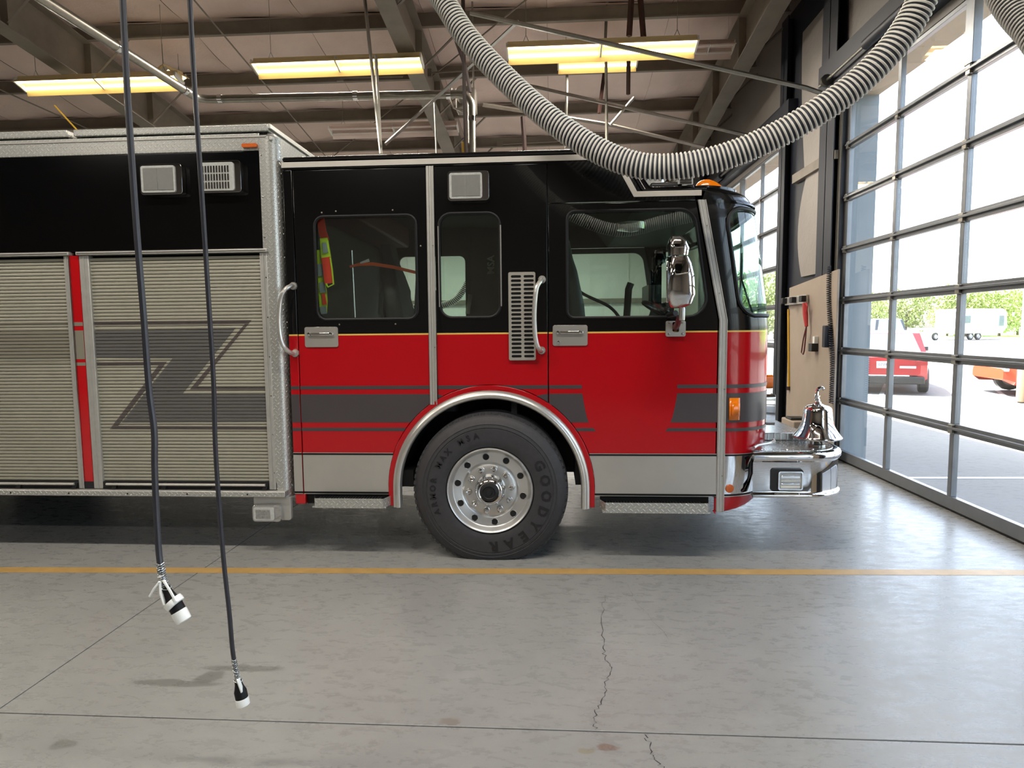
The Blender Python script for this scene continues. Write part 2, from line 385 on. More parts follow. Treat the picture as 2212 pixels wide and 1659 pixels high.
# painted line, slightly out of square with the truck
a, b = Vector((-20, 4.035 + (.226 / 6.9) * (-20 + 3.81), 0)), Vector((3.45, 4.261 + (.226 / 6.9) * (3.45 - 3.075), 0))
d = (b - a).normalized(); n_ = Vector((-d.y, d.x, 0)) * .048
M_['yline'] = pm('worn_yellow_paint', (176, 142, 84), .4, 0, .14, 9)
MB().add([a - n_ + Vector((0, 0, .0008)), b - n_ + Vector((0, 0, .0008)), b + n_ + Vector((0, 0, .0008)), a + n_ + Vector((0, 0, .0008))], [(0, 1, 2, 3)]).obj('painted_line', 'yline', fl, label='worn yellow painted floor line')
def crack(pts, wd):
    mb = MB(); P = []
    pts = [Vector(p) for p in pts]; rnd = random.Random(3)
    for i in range(len(pts) - 1):
        for k in range(7):
            q = pts[i].lerp(pts[i + 1], k / 7); P.append(q + Vector((rnd.uniform(-.012, .012), rnd.uniform(-.006, .006), 0)))
    P.append(pts[-1]); L = []
    for i, p in enumerate(P): h = wd * rnd.uniform(.3, 1.2) * (.3 if i in (0, len(P) - 1) else 1); L.append((p + Vector((-h, 0, .0006)), p + Vector((h, 0, .0006))))
    for i in range(len(L) - 1): mb.add([L[i][0], L[i][1], L[i + 1][1], L[i + 1][0]], [(0, 1, 2, 3)])
    mb.obj('crack', 'under', fl, fix=False)
def fp(x, y): p = on(x, y, 2, 0); return (p.x, p.y, 0)
crack([fp(1310, 1285), fp(1297, 1330), fp(1303, 1390), fp(1305, 1420), fp(1318, 1442), fp(1309, 1480), fp(1300, 1515), fp(1282, 1550), fp(1285, 1576)], .0022)
crack([fp(1396, 1586), fp(1402, 1610), fp(1408, 1635), fp(1432, 1659), fp(1450, 1680)], .0022)
crack([fp(1340, 1255), fp(1356, 1265), fp(1372, 1300), fp(1400, 1330), fp(1445, 1382)], .0009)

# walls
DOORS = [(-2.9, 1.5), (3.5, 7.93), (9.95, 14.38)]; DH = 4.33
yz = lambda a, b, d: (d, a, b)
outer = [(-12, 0)]
for (y0, y1) in DOORS: outer += [(y0, 0), (y0, DH), (y1, DH), (y1, 0)]
outer += [(17.5, 0), (17.5, roof(17.5) + .3), (-4, 7.95), (-12, roof(-12) + .3)]
wr = st(MB().plate(outer, [], XW, 3.5, fn=yz).obj('wall_right', 'insulwall', smooth=False))
MB().plate(outer, [], 3.501, 3.8, fn=yz).obj('exterior_cladding', 'jamb', wr, smooth=False, label='blue grey outer wall cladding and door reveals')
for (y0, y1) in DOORS:
    MB().box(3.5, 3.8, y0 + .001, y1 - .001, DH - .03, DH - .002).obj('soffit', 'soffit', wr, label='tan soffit above the door opening')
wf = st(MB().plate([(-20, 0), (3.45, 0), (3.45, roof(17.4) + .36), (-20, roof(17.4) + .36)], [], 17.4, 17.5).obj('wall_far', 'farwall', smooth=False))
for k in range(24): MB().box(-20 + k, -20 + k + .04, 17.37, 17.4, 0, 5).obj('panel_rib', 'farwall', wf)
MB().box(-20, 3.4, 17.3, 17.4, 2.3, 2.42).obj('girt', 'steelpaint', wf)
st(MB().box(-20.1, -20, -12, 17.5, 0, 8.2).obj('wall_left', 'insulwall', smooth=False))
st(MB().box(-20, 3.45, -12.1, -12, 0, 8.2).obj('wall_behind', 'insulwall', smooth=False))

# ceiling
ce = st(MB().plate([(-12, roof(-12) + .34), (-4, 7.98), (17.5, roof(17.5) + .34), (17.5, roof(17.5) + .50), (-4, 8.14), (-12, roof(-12) + .42)], [], -20, 3.8, fn=yz).obj('ceiling', 'under', smooth=False))
PY = [9.85 + 1.52 * k for k in range(-9, 5)]
# vinyl blanket, one sagging panel per bay
rows = []
NX, NY, PWX = 10, 8, 1.83
for j in range(NY + 1):
    v = j / NY; r = []
    for i in range(NX + 1):
        u = i / NX; sag = -.10 * sin(pi * v) ** .8 * (1 - .25 * cos(4 * pi * u + 1)) - .03 * (1 if i in (0, NX) else 0)
        r.append((u * (PWX - .004), v * 1.515, -.11 * v * 1.515 + sag + .01 * sin(7 * u + 5 * v)))
    rows.append(r)
panel_me = MB().grid(rows).mesh('insulation_panel', 'insul', ang=60)
for j, y in enumerate(PY[:-1]):
    if y < -4: continue
    for i in range(13):
        o = bpy.data.objects.new('insulation_panel', panel_me); COL.objects.link(o); par(o, ce); o.location = (-20.2 + i * PWX, y, roof(y) + .26)
def purlin(y, z):
    sec = [(0, .22), (.07, .22), (.07, .215), (.006, .215), (.006, .006), (-.064, .006), (-.064, .02), (-.07, .02), (-.07, 0), (0, 0)]
    return MB().plate([(y + a, z + b) for a, b in sec], [], -20, 3.42, fn=yz).obj('purlin', 'steelpaint', ce, smooth=False)
for y in PY: purlin(y, roof(y))
for x in (2.82, -2.05, -7.25, -12.8):
    mb = MB(); yy = [17.3, -4]; dp = [.62, .6]
    for (x0, x1, o0, o1) in ((x - .125, x + .125, 0, -.016), (x - .006, x + .006, -.016, -.62), (x - .125, x + .125, -.62, -.636)):
        a0 = -o0 if 1 else 0
        vs = [(xx, y, roof(y) - .01 + oo) for y in yy for xx in (x0, x1) for oo in (o0, o1)]
        mb.add(vs, [(0, 1, 3, 2), (4, 6, 7, 5), (0, 4, 5, 1), (2, 3, 7, 6), (0, 2, 6, 4), (1, 5, 7, 3)])
    for y in PY:
        if y > -3: mb.box(x - .11, x + .11, y - .005, y + .005, roof(y) - .62, roof(y) - .03)
    mb.obj('rafter', 'steelpaint', ce, smooth=False)
for x in (-7.25, -2.05, 2.82):                                           # flange braces between rafter and purlin
    for y in PY[5:]:
        MB().tube([(x + .1, y, roof(y) - .58), (x + .75, y, roof(y) + .02)], .018, 4).obj('flange_brace', 'steelpaint', ce)
for (p, q) in (((415, -5, 8.3), (705, 335, 14.6)), ((1180, -60, 8.9), (690, 352, 15.2)), ((-30, 180, 10.5), (300, 300, 14)), ((455, -5, 8.2), (830, -40, 7.6))):
    A = on(p[0], p[1], 1, p[2]); B = on(q[0], q[1], 1, q[2]); A.z = min(A.z, roof(A.y) - .03); B.z = min(B.z, roof(B.y) - .03)
    MB().tube([A, B], .012, 6).obj('brace_rod', 'steelpaint', ce)

# inner face of the right wall: steel, blankets, plywood
def wbox(name, x0, x1, y0, y1, z0, z1, mat, **k): return MB().box(x0, x1, y0, y1, z0, z1).obj(name, mat, wr, **k)
def ibeam(name, y0, y1, z0, z1, xf, mat='bluesteel'):
    mb = MB(); mb.box(xf, xf + .012, y0, y1, z0, z1); mb.box(xf, XW - .002, (y0 + y1) / 2 - .01, (y0 + y1) / 2 + .01, z0, z1); mb.box(XW - .015, XW - .002, y0, y1, z0, z1)
    return mb.obj(name, mat, wr, smooth=False)
ibeam('column', 8.0, 8.42, 0, 6.2, 3.33); ibeam('column', 9.62, 9.88, 0, 6.0, 3.33)
ibeam('column', 2.9, 3.35, 0, 6.7, 3.33); ibeam('column', 14.6, 15, 0, 5.5, 3.33)
for (y0, y1) in DOORS:
    MB().box(3.30, 3.448, y0 - .5, y1 + .5, 4.42, 4.80).obj('header_beam', 'bluesteel', wr, smooth=False)
    for y in (y0 - .035, y1 + .035): MB().box(3.40, 3.448, y - .035, y + .035, 0, 4.42).obj('door_jamb', 'bluesteel', wr, smooth=False)
# curved blanket between the columns, proud of the darker liner
def curvy(z): return 8.98 + .26 * (1 - abs((z - 2.9) / .75) ** 2) if 2.15 < z < 3.65 else 9.05 + .22 * sin((z - 3.65) * .9) if z > 3.65 else 8.98
zs = [2.3 + .1 * k for k in range(34)]
MB().plate([(8.43, 2.3)] + [(min(curvy(z), 9.4), z) for z in zs] + [(8.43, zs[-1])], [], 3.40, 3.43, fn=yz).obj('insulation_blanket', 'insulwall', wr, smooth=False)
wbox('girt', 3.36, 3.44, 8.43, 9.4, 3.62, 3.74, 'steelpaint'); wbox('girt', 3.34, 3.44, 7.98, 8.0, 3.6, 3.7, 'steelpaint')
wbox('liner', 3.432, 3.445, 8.43, 9.9, 2.1, 6.1, 'bluesteel')
pyL, pyR = on(1703, 700, 0, 3.3).y, on(1806, 700, 0, 3.3).y
MB().plate([(pyR, .05), (pyL, .05), (pyL, 2.16), (pyR, 2.28)], [], 3.30, 3.325, fn=yz).obj('plywood_panel', 'ply', wr, smooth=False, bevel=.003, label='cream painted plywood panel between the doors')
wbox('baseboard', 3.29, 3.30, 8.05, 9.6, .0, .10, 'steelpaint')
wbox('lower_liner', 3.42, 3.447, 1.6, 3.3, .0, 2.4, 'ply')

# sectional overhead doors
def make_door(n, y0, y1):
    d = st(MB().box(3.46, 3.50, y0 + .004, y1 - .004, .002, .02).obj('door_%d' % n, 'darkrub'))
    z = .02; W_ = y1 - y0 - .02; hs = [.71] + [.6] * 6; mw = .028
    for i, h in enumerate(hs):
        mb = MB(); lo = .11 if i == 0 else .04; X0, X1 = 3.455, 3.505
        top = z + h - .003
        mb.box(X0, X1, y0 + .01, y1 - .01, z, z + lo); mb.box(X0, X1, y0 + .01, y1 - .01, top - .04, top)
        if i: mb.box(X0 - .03, X0 + .004, y0 + .01, y1 - .01, z - .01, z + .012)       # strut lip on the joint
        ys = [y0 + .01 + W_ * k / 4 for k in range(5)]
        for k, y in enumerate(ys):
            a_, b_ = (y, y + .06) if k == 0 else (y - .06, y) if k == 4 else (y - mw, y + mw)
            if i == 6 and k == 2: a_, b_ = y - .055, y + .055
            mb.box(X0 - (.02 if i == 6 and k == 2 else 0), X1, a_, b_, z + lo, top - .04)
        s_ = mb.obj('door_section', 'doorframe', d, smooth=False, bevel=.003)
        for k in range(4):
            MB().box(3.478, 3.482, ys[k] + .03, ys[k + 1] - .03, z + lo - .01, top - .03).obj('pane', 'pane', s_, smooth=False)
        for y in (y0 + .05, y0 + W_ / 4, y0 + W_ / 2, y0 + 3 * W_ / 4, y1 - .05):
            if i: MB().box(3.43, 3.456, y - .03, y + .03, z - .045, z + .035).obj('hinge', 'dull', s_, bevel=.004)
        for y, q in ((y0 - .02, 1), (y1 + .02, -1)):
            if i: MB().lathe([(0, -.012), (.024, -.012), (.024, .012), (0, .012)], (3.43, y, z), (0, 1, 0), 12).obj('roller', 'dull', s_)
        z += h
    for y in (y0 - .045, y1 + .045):                                      # vertical track, curve, high-lift track
        pts = [(3.41, y, .05), (3.41, y, 4.05)] + [(3.41 - .30 * (1 - cos(radians(t))), y, 4.05 + .30 * sin(radians(t))) for t in range(10, 76, 10)] + [(2.98, y, 4.42), (-.98, y, 5.42)]
        mb = MB(); mb.tube(pts, .027, 6); mb.tube([(3.40 - (0 if 1 else 0), y + (.03 if y > y0 else -.03), .05), (3.40, y + (.03 if y > y0 else -.03), 4.05)], .012, 4)
        mb.obj('door_track', 'dull', d)
    MB().tube([(3.24, y0 - .3, 4.52), (3.24, y1 + .3, 4.52)], .017, 8).obj('torsion_shaft', 'dull', d)
    for ya in (y0 + .9, y1 - 1.6): MB().tube([(3.24, ya, 4.52), (3.24, ya + .75, 4.52)], .055, 12).obj('torsion_spring', 'bluesteel', d)
    for ya in (y0 - .12, y1 + .12): MB().lathe([(0, -.03), (.065, -.03), (.045, -.01), (.045, .01), (.065, .03), (0, .03)], (3.24, ya, 4.52), (0, 1, 0), 20).obj('cable_drum', 'dull', d)
    return d
for i, (y0, y1) in enumerate(DOORS): make_door(i + 1, y0, y1)

# track hangers from the roof: bars with a diagonal stay
def hanger(label, bars, mat='dull', w_=.022, name='track_hanger', grp=None):
    P = [[on(x, y, 1, d_) for (x, y, d_) in b_] for b_ in bars]
    o = None; mb = MB()
    for b_ in P:
        for k in range(len(b_) - 1):
            A, B = b_[k], b_[k + 1]; mb.tube([A, B], w_, 4)
    o = mb.obj(name, mat); return tag(o, label, 'bracket', grp)
hanger('galvanised door track hanger with a diagonal stay, hanging above the centre of the truck cab', [[(786, -20, 8.2), (823, 332, 8.2)], [(832, 312, 8.2), (946, 208, 8.2), (1120, 45, 8.2)], [(812, 120, 8.25), (822, 320, 8.25)]])
hanger('lit track hanger post with a short diagonal stay, behind the sagging hose', [[(1309, 118, 9.9), (1311, 332, 9.9)], [(1318, 270, 9.9), (1370, 210, 9.9)], [(1306, 120, 9.9), (1312, -10, 9.9)]])
hanger('slim grey track hanger rising above the lit lamps, left of the brown straps', [[(1228, -20, 10.6), (1222, 320, 10.6)]])
hanger('thin rod hanging from the silver duct above the cab roof', [[(938, 214, 8.6), (943, 332, 8.6)]], w_=.012)
def strap(label, pts, d_, w_=.03):
    A = [on(x, y, 1, d_) for x, y in pts]; mb = MB()
    for k in range(len(A) - 1): mb.tube([A[k], A[k + 1]], w_, 4)
    tag(mb.obj('hanging_strap', 'brown'), label, 'strap', 'brown straps and angle irons hanging from the roof')
strap('long dark brown strap hanging in front of the duct elbow', [(1000, -20), (1003, 200), (1007, 332)], 7.6, .022)
strap('short dark strap crossing the long strap left of the big hose', [(985, 88), (1004, 140), (1016, 200)], 8.0, .022)
strap('brown angle iron above the cab roof, right of the silver duct', [(1129, 252), (1134, 330)], 10.5, .035)
strap('left brown bracket leg hanging down to the lit lamps', [(1365, -20), (1359, 78)], 9.2, .04)
strap('right brown bracket leg tapering down to the track', [(1382, -20), (1390, 80)], 9.2, .04)
strap('dark brown post below the small lit lamp', [(1358, 118), (1357, 204)], 9.7, .03)
strap('slanted brown angle iron behind the lit hanger post', [(1318, 40), (1305, 160), (1294, 245)], 11, .03)

# ================================================================ OUTSIDE
gr = tag(MB().box(3.8, 260, -120, 320, -.3, -.012).obj('parking_lot', 'asphalt'), kind='structure')
M_['stall'] = pm('white_road_paint', (200, 200, 196), .8, 0, .06)
def gline(a, b, w_, name='stall_line'):
    a, b = Vector(a), Vector(b); n_ = Vector((-(b - a).y, (b - a).x, 0)).normalized() * w_ / 2
    MB().add([a - n_, b - n_, b + n_, a + n_], [(0, 1, 2, 3)]).obj(name, 'stall', gr, fix=False)
z_ = -.009
gline(tuple(fp(1940, 1030)[:2]) + (z_,), tuple(fp(2600, 1030)[:2]) + (z_,), .07)
for k in range(5): gline((6.6 + 2.75 * k, 13.4, z_), (9.4 + 2.75 * k, 18.6, z_), .1)
grs = tag(MB().box(60, 262, 20, 322, -.02, .06).obj('grass_verge', 'grass'), kind='structure')

def wheel_bm(c, r, w_, ax=(0, 1, 0)):
    mb = MB(); mb.lathe([(r * .62, -w_ / 2), (r * .9, -w_ / 2), (r, -w_ * .35), (r, w_ * .35), (r * .9, w_ / 2), (r * .62, w_ / 2)], c, ax, 24, 0)
    mb.lathe([(0, w_ * .28), (r * .2, w_ * .42), (r * .3, w_ * .3), (r * .55, w_ * .25), (r * .62, w_ * .45)], c, ax, 24, 1); mb.lathe([(0, -w_ * .28), (r * .2, -w_ * .42), (r * .55, -w_ * .25), (r * .62, -w_ * .45)], c, ax, 24, 1)
    return mb
def car(name, label, cat, loc, head, paint, L=4.4, W=1.8, H=1.5, nose=.9, kind='hatch', plate=None, group=None):
    """car pointing along +x locally; origin at its rear axle line on the ground"""
    root = empty(name, (0, 0, 0), label, cat, group)
    hb = .62 * H                                        # waist height
    st_ = [(-.62, .78, .45, hb * .92), (-.55, .93, .3, hb), (0, 1, .22, hb * 1.02), (L * .45, 1, .22, hb), (L * .62, 1, .22, hb * .97), (L - .8, .96, .25, hb * .84), (L - .62, .8, .36, hb * .62)]
    rows = []
    for (x, k, z0, z1) in st_:
        hw = W / 2 * k; r = []
        for (yy, zz) in ((-.92, 0), (-1, .12), (-1.0, .55), (-.96, .9), (-.86, 1), (0, 1.03), (.86, 1), (.96, .9), (1.0, .55), (1, .12), (.92, 0)): r.append((x, yy * hw, z0 + zz * (z1 - z0)))
        rows.append(r)
    mb = MB(); mb.grid(rows); mb.add(rows[0], [tuple(range(len(rows[0])))]); mb.add(rows[-1], [tuple(range(len(rows[-1])))])
    body = mb.obj('body', paint, root, ang=28)
    back = {'hatch': (-.45, -.2), 'suv': (-.55, -.4), 'pickup': (1.2, 1.3)}[kind]
    gx = [(back[0], hb), (back[1], H - .06), (back[1] + .3, H), (L * .42, H), (L * .62, hb * .98)]
    hw0, hw1 = W * .46, W * .37
    mb = MB(); P0 = [(x, z) for x, z in gx]
    side = lambda s: [(x, s * (hw0 + (hw1 - hw0) * (z - hb) / (H - hb)), z) for x, z in P0]
    a_, b_ = side(-1), side(1); n = len(P0)
    mb.add(a_ + b_, [tuple(range(n)), tuple(range(n, 2 * n))[::-1]] + [(i, i + 1, n + i + 1, n + i) for i in range(n - 1)])
    cabin = mb.obj('cabin', paint, root, ang=20)
    for s in (-1, 1):                                   # side windows
        for (u0, u1) in ((.06, .36), (.39, .66), (.69, .90)):
            def q(u, v):
                x0, x1 = back[0] + .05, L * .60; xb = x0 + (x1 - x0) * u; t0, t1 = back[1] + .1, L * .41; xt = t0 + (t1 - t0) * u
                z = hb + .05 + (H - hb - .13) * v; y = s * (hw0 + (hw1 - hw0) * (z - hb) / (H - hb) + .004); return (xb + (xt - xb) * v, y, z)
            MB().add([q(u0, 0), q(u1, 0), q(u1, 1), q(u0, 1)], [(0, 1, 2, 3)]).obj('side_window', 'carglass', cabin)
    def rw(v, y): x = back[0] + (back[1] - back[0]) * v - .006; z = hb + .05 + (H - .12 - hb) * v; return (x - .004, y * (hw0 + (hw1 - hw0) * v) * .86, z)
    MB().add([rw(.05, -1), rw(.05, 1), rw(1, .94), rw(1, -.94)], [(0, 1, 2, 3)]).obj('rear_window', 'carglass', cabin)
    def fw_(v, y): return (L * .62 + (L * .42 - L * .62) * v + .01, y * (hw0 + (hw1 - hw0) * v) * .86, hb + .02 + (H - hb - .06) * v + .008)
    MB().add([fw_(.06, -1), fw_(.06, 1), fw_(.95, .94), fw_(.95, -.94)], [(0, 1, 2, 3)]).obj('windscreen', 'carglass', cabin)
    for x in (.05, L - 1.45):
        for s in (-1, 1): wheel_bm((x, s * (W / 2 - .1), .32), .32, .21).obj('wheel', ['rubber', 'alu'], root)
    for s in (-1, 1):
        MB().box(-.635, -.56, s * W * .40 - .12, s * W * .40 + .12, hb * .74, hb * .86).obj('tail_light', 'taillight', root, bevel=.01)
        MB().box(L - .72, L - .63, s * W * .36 - .14, s * W * .36 + .14, hb * .56, hb * .68).obj('headlight', 'lens', root, bevel=.01)
        MB().box(L * .55, L * .55 + .14, s * (W / 2 + .02), s * (W / 2 + .17), hb + .0, hb + .12).obj('wing_mirror', 'cardark', root, bevel=.02)
    MB().box(-.67, -.5, -W * .44, W * .44, .24, .42).obj('bumper', 'plastic', root, bevel=.03)
    MB().box(-.66, -.60, -W * .34, -W * .16, hb * .66, hb * .72).obj('reflector_strip', 'lens', root, bevel=.004)
    if plate:
        MB().box(-.668, -.640, -.18, .18, hb * .66, hb * .66 + .16).obj('number_plate', 'paper', root, bevel=.003)
        Mx = Matrix.Translation((-.670, 0, hb * .66 + .08)) @ Matrix(((0, 0, -1), (-1, 0, 0), (0, 1, 0))).to_4x4()
        for q_, t_ in zip((-.075, .08), plate.split()): text_mesh(t_, .10, 'plate_lettering', 'ink', .001, root, Mx @ Matrix.Translation((q_, 0, 0)))
    root.location = loc; root.rotation_euler = (0, 0, head)
    for ch in [o for o in COL.objects if o.parent is root]: ch.matrix_parent_inverse = Matrix()
    return root
car('red_car', 'red hatchback parked with its rear to the nearest overhead door', 'car', (8.2, 16.35, 0), radians(65), 'carred', W=1.85, H=1.5, plate='071 9HA')
car('dark_suv', 'dark four-wheel drive behind the red hatchback, with white roof', 'car', (17.2, 34.5, 0), radians(100), 'cardark', L=4.8, W=1.95, H=2.0, kind='suv')
car('white_suv', 'pale estate car at the far right edge of the car park', 'car', (33, 45, 0), radians(-35), 'carwhite', L=4.8, W=1.95, H=1.75, kind='suv')
car('orange_pickup', 'orange and white pickup behind the concrete bollard at right', 'car', (14.6, 15.2, 0), radians(170), 'carorange', L=4.9, W=1.9, H=1.6, kind='pickup')
bo = on(2212, 869, 2, 0); bo = Vector((bo.x + .06, bo.y, 0))
mb = MB(); mb.lathe([(.16, 0), (.19, .02), (.19, .86), (.15, .93), (0, .95)], bo, n=24)
tag(mb.obj('bollard', 'tan'), 'stout sunlit tan concrete bollard at the right edge outside', 'bollard')
# travel trailer
rt = empty('travel_trailer', (43.5, 74, 0), 'white travel trailer parked before the trees across the car park', 'trailer')
def at(o): o.matrix_parent_inverse = Matrix(); return o
at(MB().plate([(0, .6), (5.6, .6), (6.2, 1.2), (6.0, 2.7), (5.6, 2.95), (.1, 2.95), (-.1, 2.6)], [], -1.2, 1.2).obj('body', 'white', rt, bevel=.05))
at(MB().box(-3.4, -.2, -1.1, 1.1, .95, 1.15).obj('flatbed', 'white', rt, bevel=.02)); at(MB().box(5.1, 5.7, -1.24, -1.19, 1.3, 2.3).obj('window', 'carglass', rt, bevel=.01))
at(MB().box(.6, 1.7, -1.23, -1.19, 1.6, 2.3).obj('window', 'carglass', rt, bevel=.01)); at(MB().box(2.6, 3.3, -1.23, -1.19, .75, 2.6).obj('door', 'white', rt, bevel=.01))
for x in (1.9, 2.8, -2.2): at(wheel_bm((x, -1.05, .36), .36, .22).obj('wheel', ['rubber', 'alu'], rt))
rt.rotation_euler = (0, 0, radians(15)); rt.scale = (1.1, 1.1, 1.15)
for px_, nm, lb in ((2029, 'lamp_post', 'thin pale post standing in front of the white trailer'), (2207, 'lamp_post', 'thin lamp post rising at the right edge of the view')):
    p = on(px_, 728, 2, 0); d_ = Vector((p.x, p.y, 0)); d_ = d_.normalized() * 42
    o = MB(); o.tube([d_, d_ + Vector((0, 0, 2.2 if px_ < 2100 else 6))], .05, 8); o.box(d_.x - .1, d_.x + .1, d_.y - .1, d_.y + .1, 0, .12); tag(o.obj(nm, 'white'), lb, 'post')
# trees along the far side
def make_tree(name, seed, H, Wd, mat):
    rnd = random.Random(seed); root = empty(name, (0, 0, 0), '', 'tree')
    mb = MB(); mb.tube([(0, 0, 0), (.05, 0, H * .3), (.0, .1, H * .62)], [H * .03, H * .022, H * .012], 7)
    for k in range(6): a_ = k * 1.1; mb.tube([(0, 0, H * (.2 + .06 * k)), (cos(a_) * Wd * .28, sin(a_) * Wd * .28, H * (.42 + .07 * k))], [H * .012, H * .004], 5)
    at(mb.obj('trunk', 'trunk', root)); mb = MB()
    cl = [(rnd.uniform(-.36, .36) * Wd, rnd.uniform(-.36, .36) * Wd, H * (.22 + .62 * rnd.random() ** .9), Wd * rnd.uniform(.16, .27)) for _ in range(16)]
    for k in range(2600):
        cx, cy, cz, r = cl[k % 16]; v = Vector((rnd.gauss(0, 1), rnd.gauss(0, 1), rnd.gauss(0, 1))).normalized() * r * rnd.uniform(.7, 1.05)
        p = Vector((cx, cy, max(cz + v.z * 1.1, .12))) + Vector((v.x, v.y, 0)); s_ = rnd.uniform(.09, .19) * H / 5
        a_ = Vector((rnd.gauss(0, 1), rnd.gauss(0, 1), rnd.gauss(0, 1))).normalized(); b_ = a_.orthogonal().normalized()
        c_ = a_.cross(b_); mb.add([p - b_ * s_, p - c_ * s_ * .6, p + b_ * s_, p + c_ * s_ * .6], [(0, 1, 2, 3)])
    f = at(mb.obj('foliage', mat, root, smooth=False, fix=False)); f['kind'] = 'stuff'; return root
t1, t2 = make_tree('leafy_tree', 1, 6.2, 6.5, 'leaf1'), make_tree('leafy_tree', 2, 5.6, 6.0, 'leaf2')
index_kids()
TR = [(1872, 82, 1, 'bushy tree above the dark four-wheel drive'), (1925, 80, 1, 'tall rounded tree left of the door mullion, beside the trailer'), (1962, 92, .9, 'pale tree behind the nose of the white trailer'),
      (2052, 84, 1.05, 'bushy tree just right of the white trailer'), (2092, 92, 1.1, 'darker tree behind the second door mullion'), (2120, 82, 1.1, 'broad tree in the middle of the right-hand row'),
      (2165, 88, 1.05, 'tree left of the pale estate car'), (2205, 84, 1.15, 'tree behind the pale estate car'), (1648, 78, 1.15, 'tree seen through the far door, right side'), (1676, 70, 1.0, 'low tree close to the frame of the far door'),
      (1602, 74, 1.2, 'tree seen green through the truck windscreen'), (1572, 70, 1.1, 'leftmost tree seen through the windscreen glass'), (2250, 80, 1.2, 'rightmost tree of the row by the lamp post')]
for i, (px_, dist, s_, lb) in enumerate(TR):
    p = on(px_, 600, 1, dist + 4 + 13 * (i % 2)); q = Vector((p.x, p.y, .02))
    src = (t1, t2)[i % 2]
    r = (src if i < 2 else dup(src, q)); r.location = q; r['label'] = lb; r['group'] = 'trees beyond the car park'; r.scale = (s_, s_, s_ * (1.0 + .1 * (i % 3))); r.rotation_euler = (0, 0, i * 1.3)

# ================================================================ LAMPS, DUCT, HOSES
M_['unlit_enamel'] = pm('unlit_white_enamel', (226, 208, 198), .45, 0, .04)  # same reflectors on unlit fixtures, without the painted glow
def make_light(name, n_units=2, lit=True, length=2.44):
    """industrial reflector fixture centred on its root, running along x"""
    r = empty(name, (0, 0, 0), '', 'light'); L = length / 2; rm = 'reflector' if lit else 'unlit_enamel'
    sec = [(-.16, -.11), (-.155, -.105), (-.06, .0), (-.06, .055), (.06, .055), (.06, 0), (.155, -.105), (.16, -.11), (.165, -.105), (.065, .01), (.065, .06), (-.065, .06), (-.065, .01), (-.165, -.105)]
    MB().plate([(a_, b_) for a_, b_ in sec], [], -L, L, fn=yz).obj('reflector', rm, r, ang=20)
    mb = MB(); mb.box(-L, L, -.055, .055, .0, .05); mb.obj('ballast_box', rm, r, smooth=False, bevel=.003)
    for x in ([-L, 0, L] if n_units == 2 else [-L, L]): MB().box(x - .012, x + .012, -.12, .12, -.075, .0).obj('lamp_holder', 'white', r, bevel=.003)
    seg = [(-L + .02, -.03), (.03, L - .02)] if n_units == 2 else [(-L + .02, L - .02)]
    for (x0, x1) in seg:
        for y in (-.075, .075): MB().tube([(x0, y, -.05), (x1, y, -.05)], .019, 10).obj('tube', 'tube' if lit else 'offtube', r)
    for x in (-L * .8, L * .8):
        MB().tube([(x - .05, 0, .055), (x, 0, .17), (x, 0, .17), (x + .05, 0, .055)], .004, 4).obj('hanger_wire', 'dull', r)
        MB().tube([(x, 0, .17), (x, 0, 1.05)], .004, 4).obj('hanger_wire', 'dull', r)
    for o in [q for q in COL.objects if q.parent is r and not q.name.startswith('hanger')]:
        o.data.transform(Matrix.Rotation(radians(-18), 4, 'X'))
    if lit:
        a_ = bpy.data.lights.new('lamp_glow', 'AREA'); a_.shape = 'RECTANGLE'; a_.size = length * .95; a_.size_y = .26; a_.energy = LAMP_W * length / 2.44; a_.color = (1, .94, .86)
        o = bpy.data.objects.new('lamp_glow', a_); COL.objects.link(o); o.location = (0, -.05, -.13); o.rotation_euler = (radians(-10), 0, 0); par(o, r)
    return r
LAMP_W = 165
GL = 'fluorescent fixtures hung from the roof'
lit = make_light('fluorescent_light'); lit['group'] = GL
short = make_light('fluorescent_light', 1, True, 1.22); short['group'] = GL
off = make_light('fluorescent_light', 2, False); off['group'] = GL
index_kids()
def mid(x0, y0, x1, y1, d_): a_, b_ = on(x0, y0, 1, d_), on(x1, y1, 1, d_); return (a_ + b_) / 2
lit.location = mid(550, 143, 912, 125, 9.3); lit['label'] = 'lit twin-tube lamp hanging above the crew cab, left of the big hose'
dup(lit, mid(38, 183, 395, 162, 9.3), 'lit lamp at the far left, crossed by a black power cord and the steel duct')
dup(lit, mid(1105, 108, 1495, 90, 8.7), 'long lit lamp between the big hose and the right wall')
short.location = mid(1210, 132, 1372, 126, 10.4); short['label'] = 'short lit lamp just below the long one right of the hose'
off.location = mid(715, 282, 988, 268, 12.3); off['label'] = 'unlit white fixture just above the truck cab roof'
o = dup(short, mid(352, 158, 388, 158, 10.4), 'short lit lamp seen end on beside the steel duct at left'); o.rotation_euler = (0, 0, radians(72)); o.scale = (.3, 1, 1)
o = dup(off, mid(1500, 102, 1560, 98, 10.2), 'dark end of an unlit fixture right of the long lit lamp'); o.scale = (.3, 1, 1)
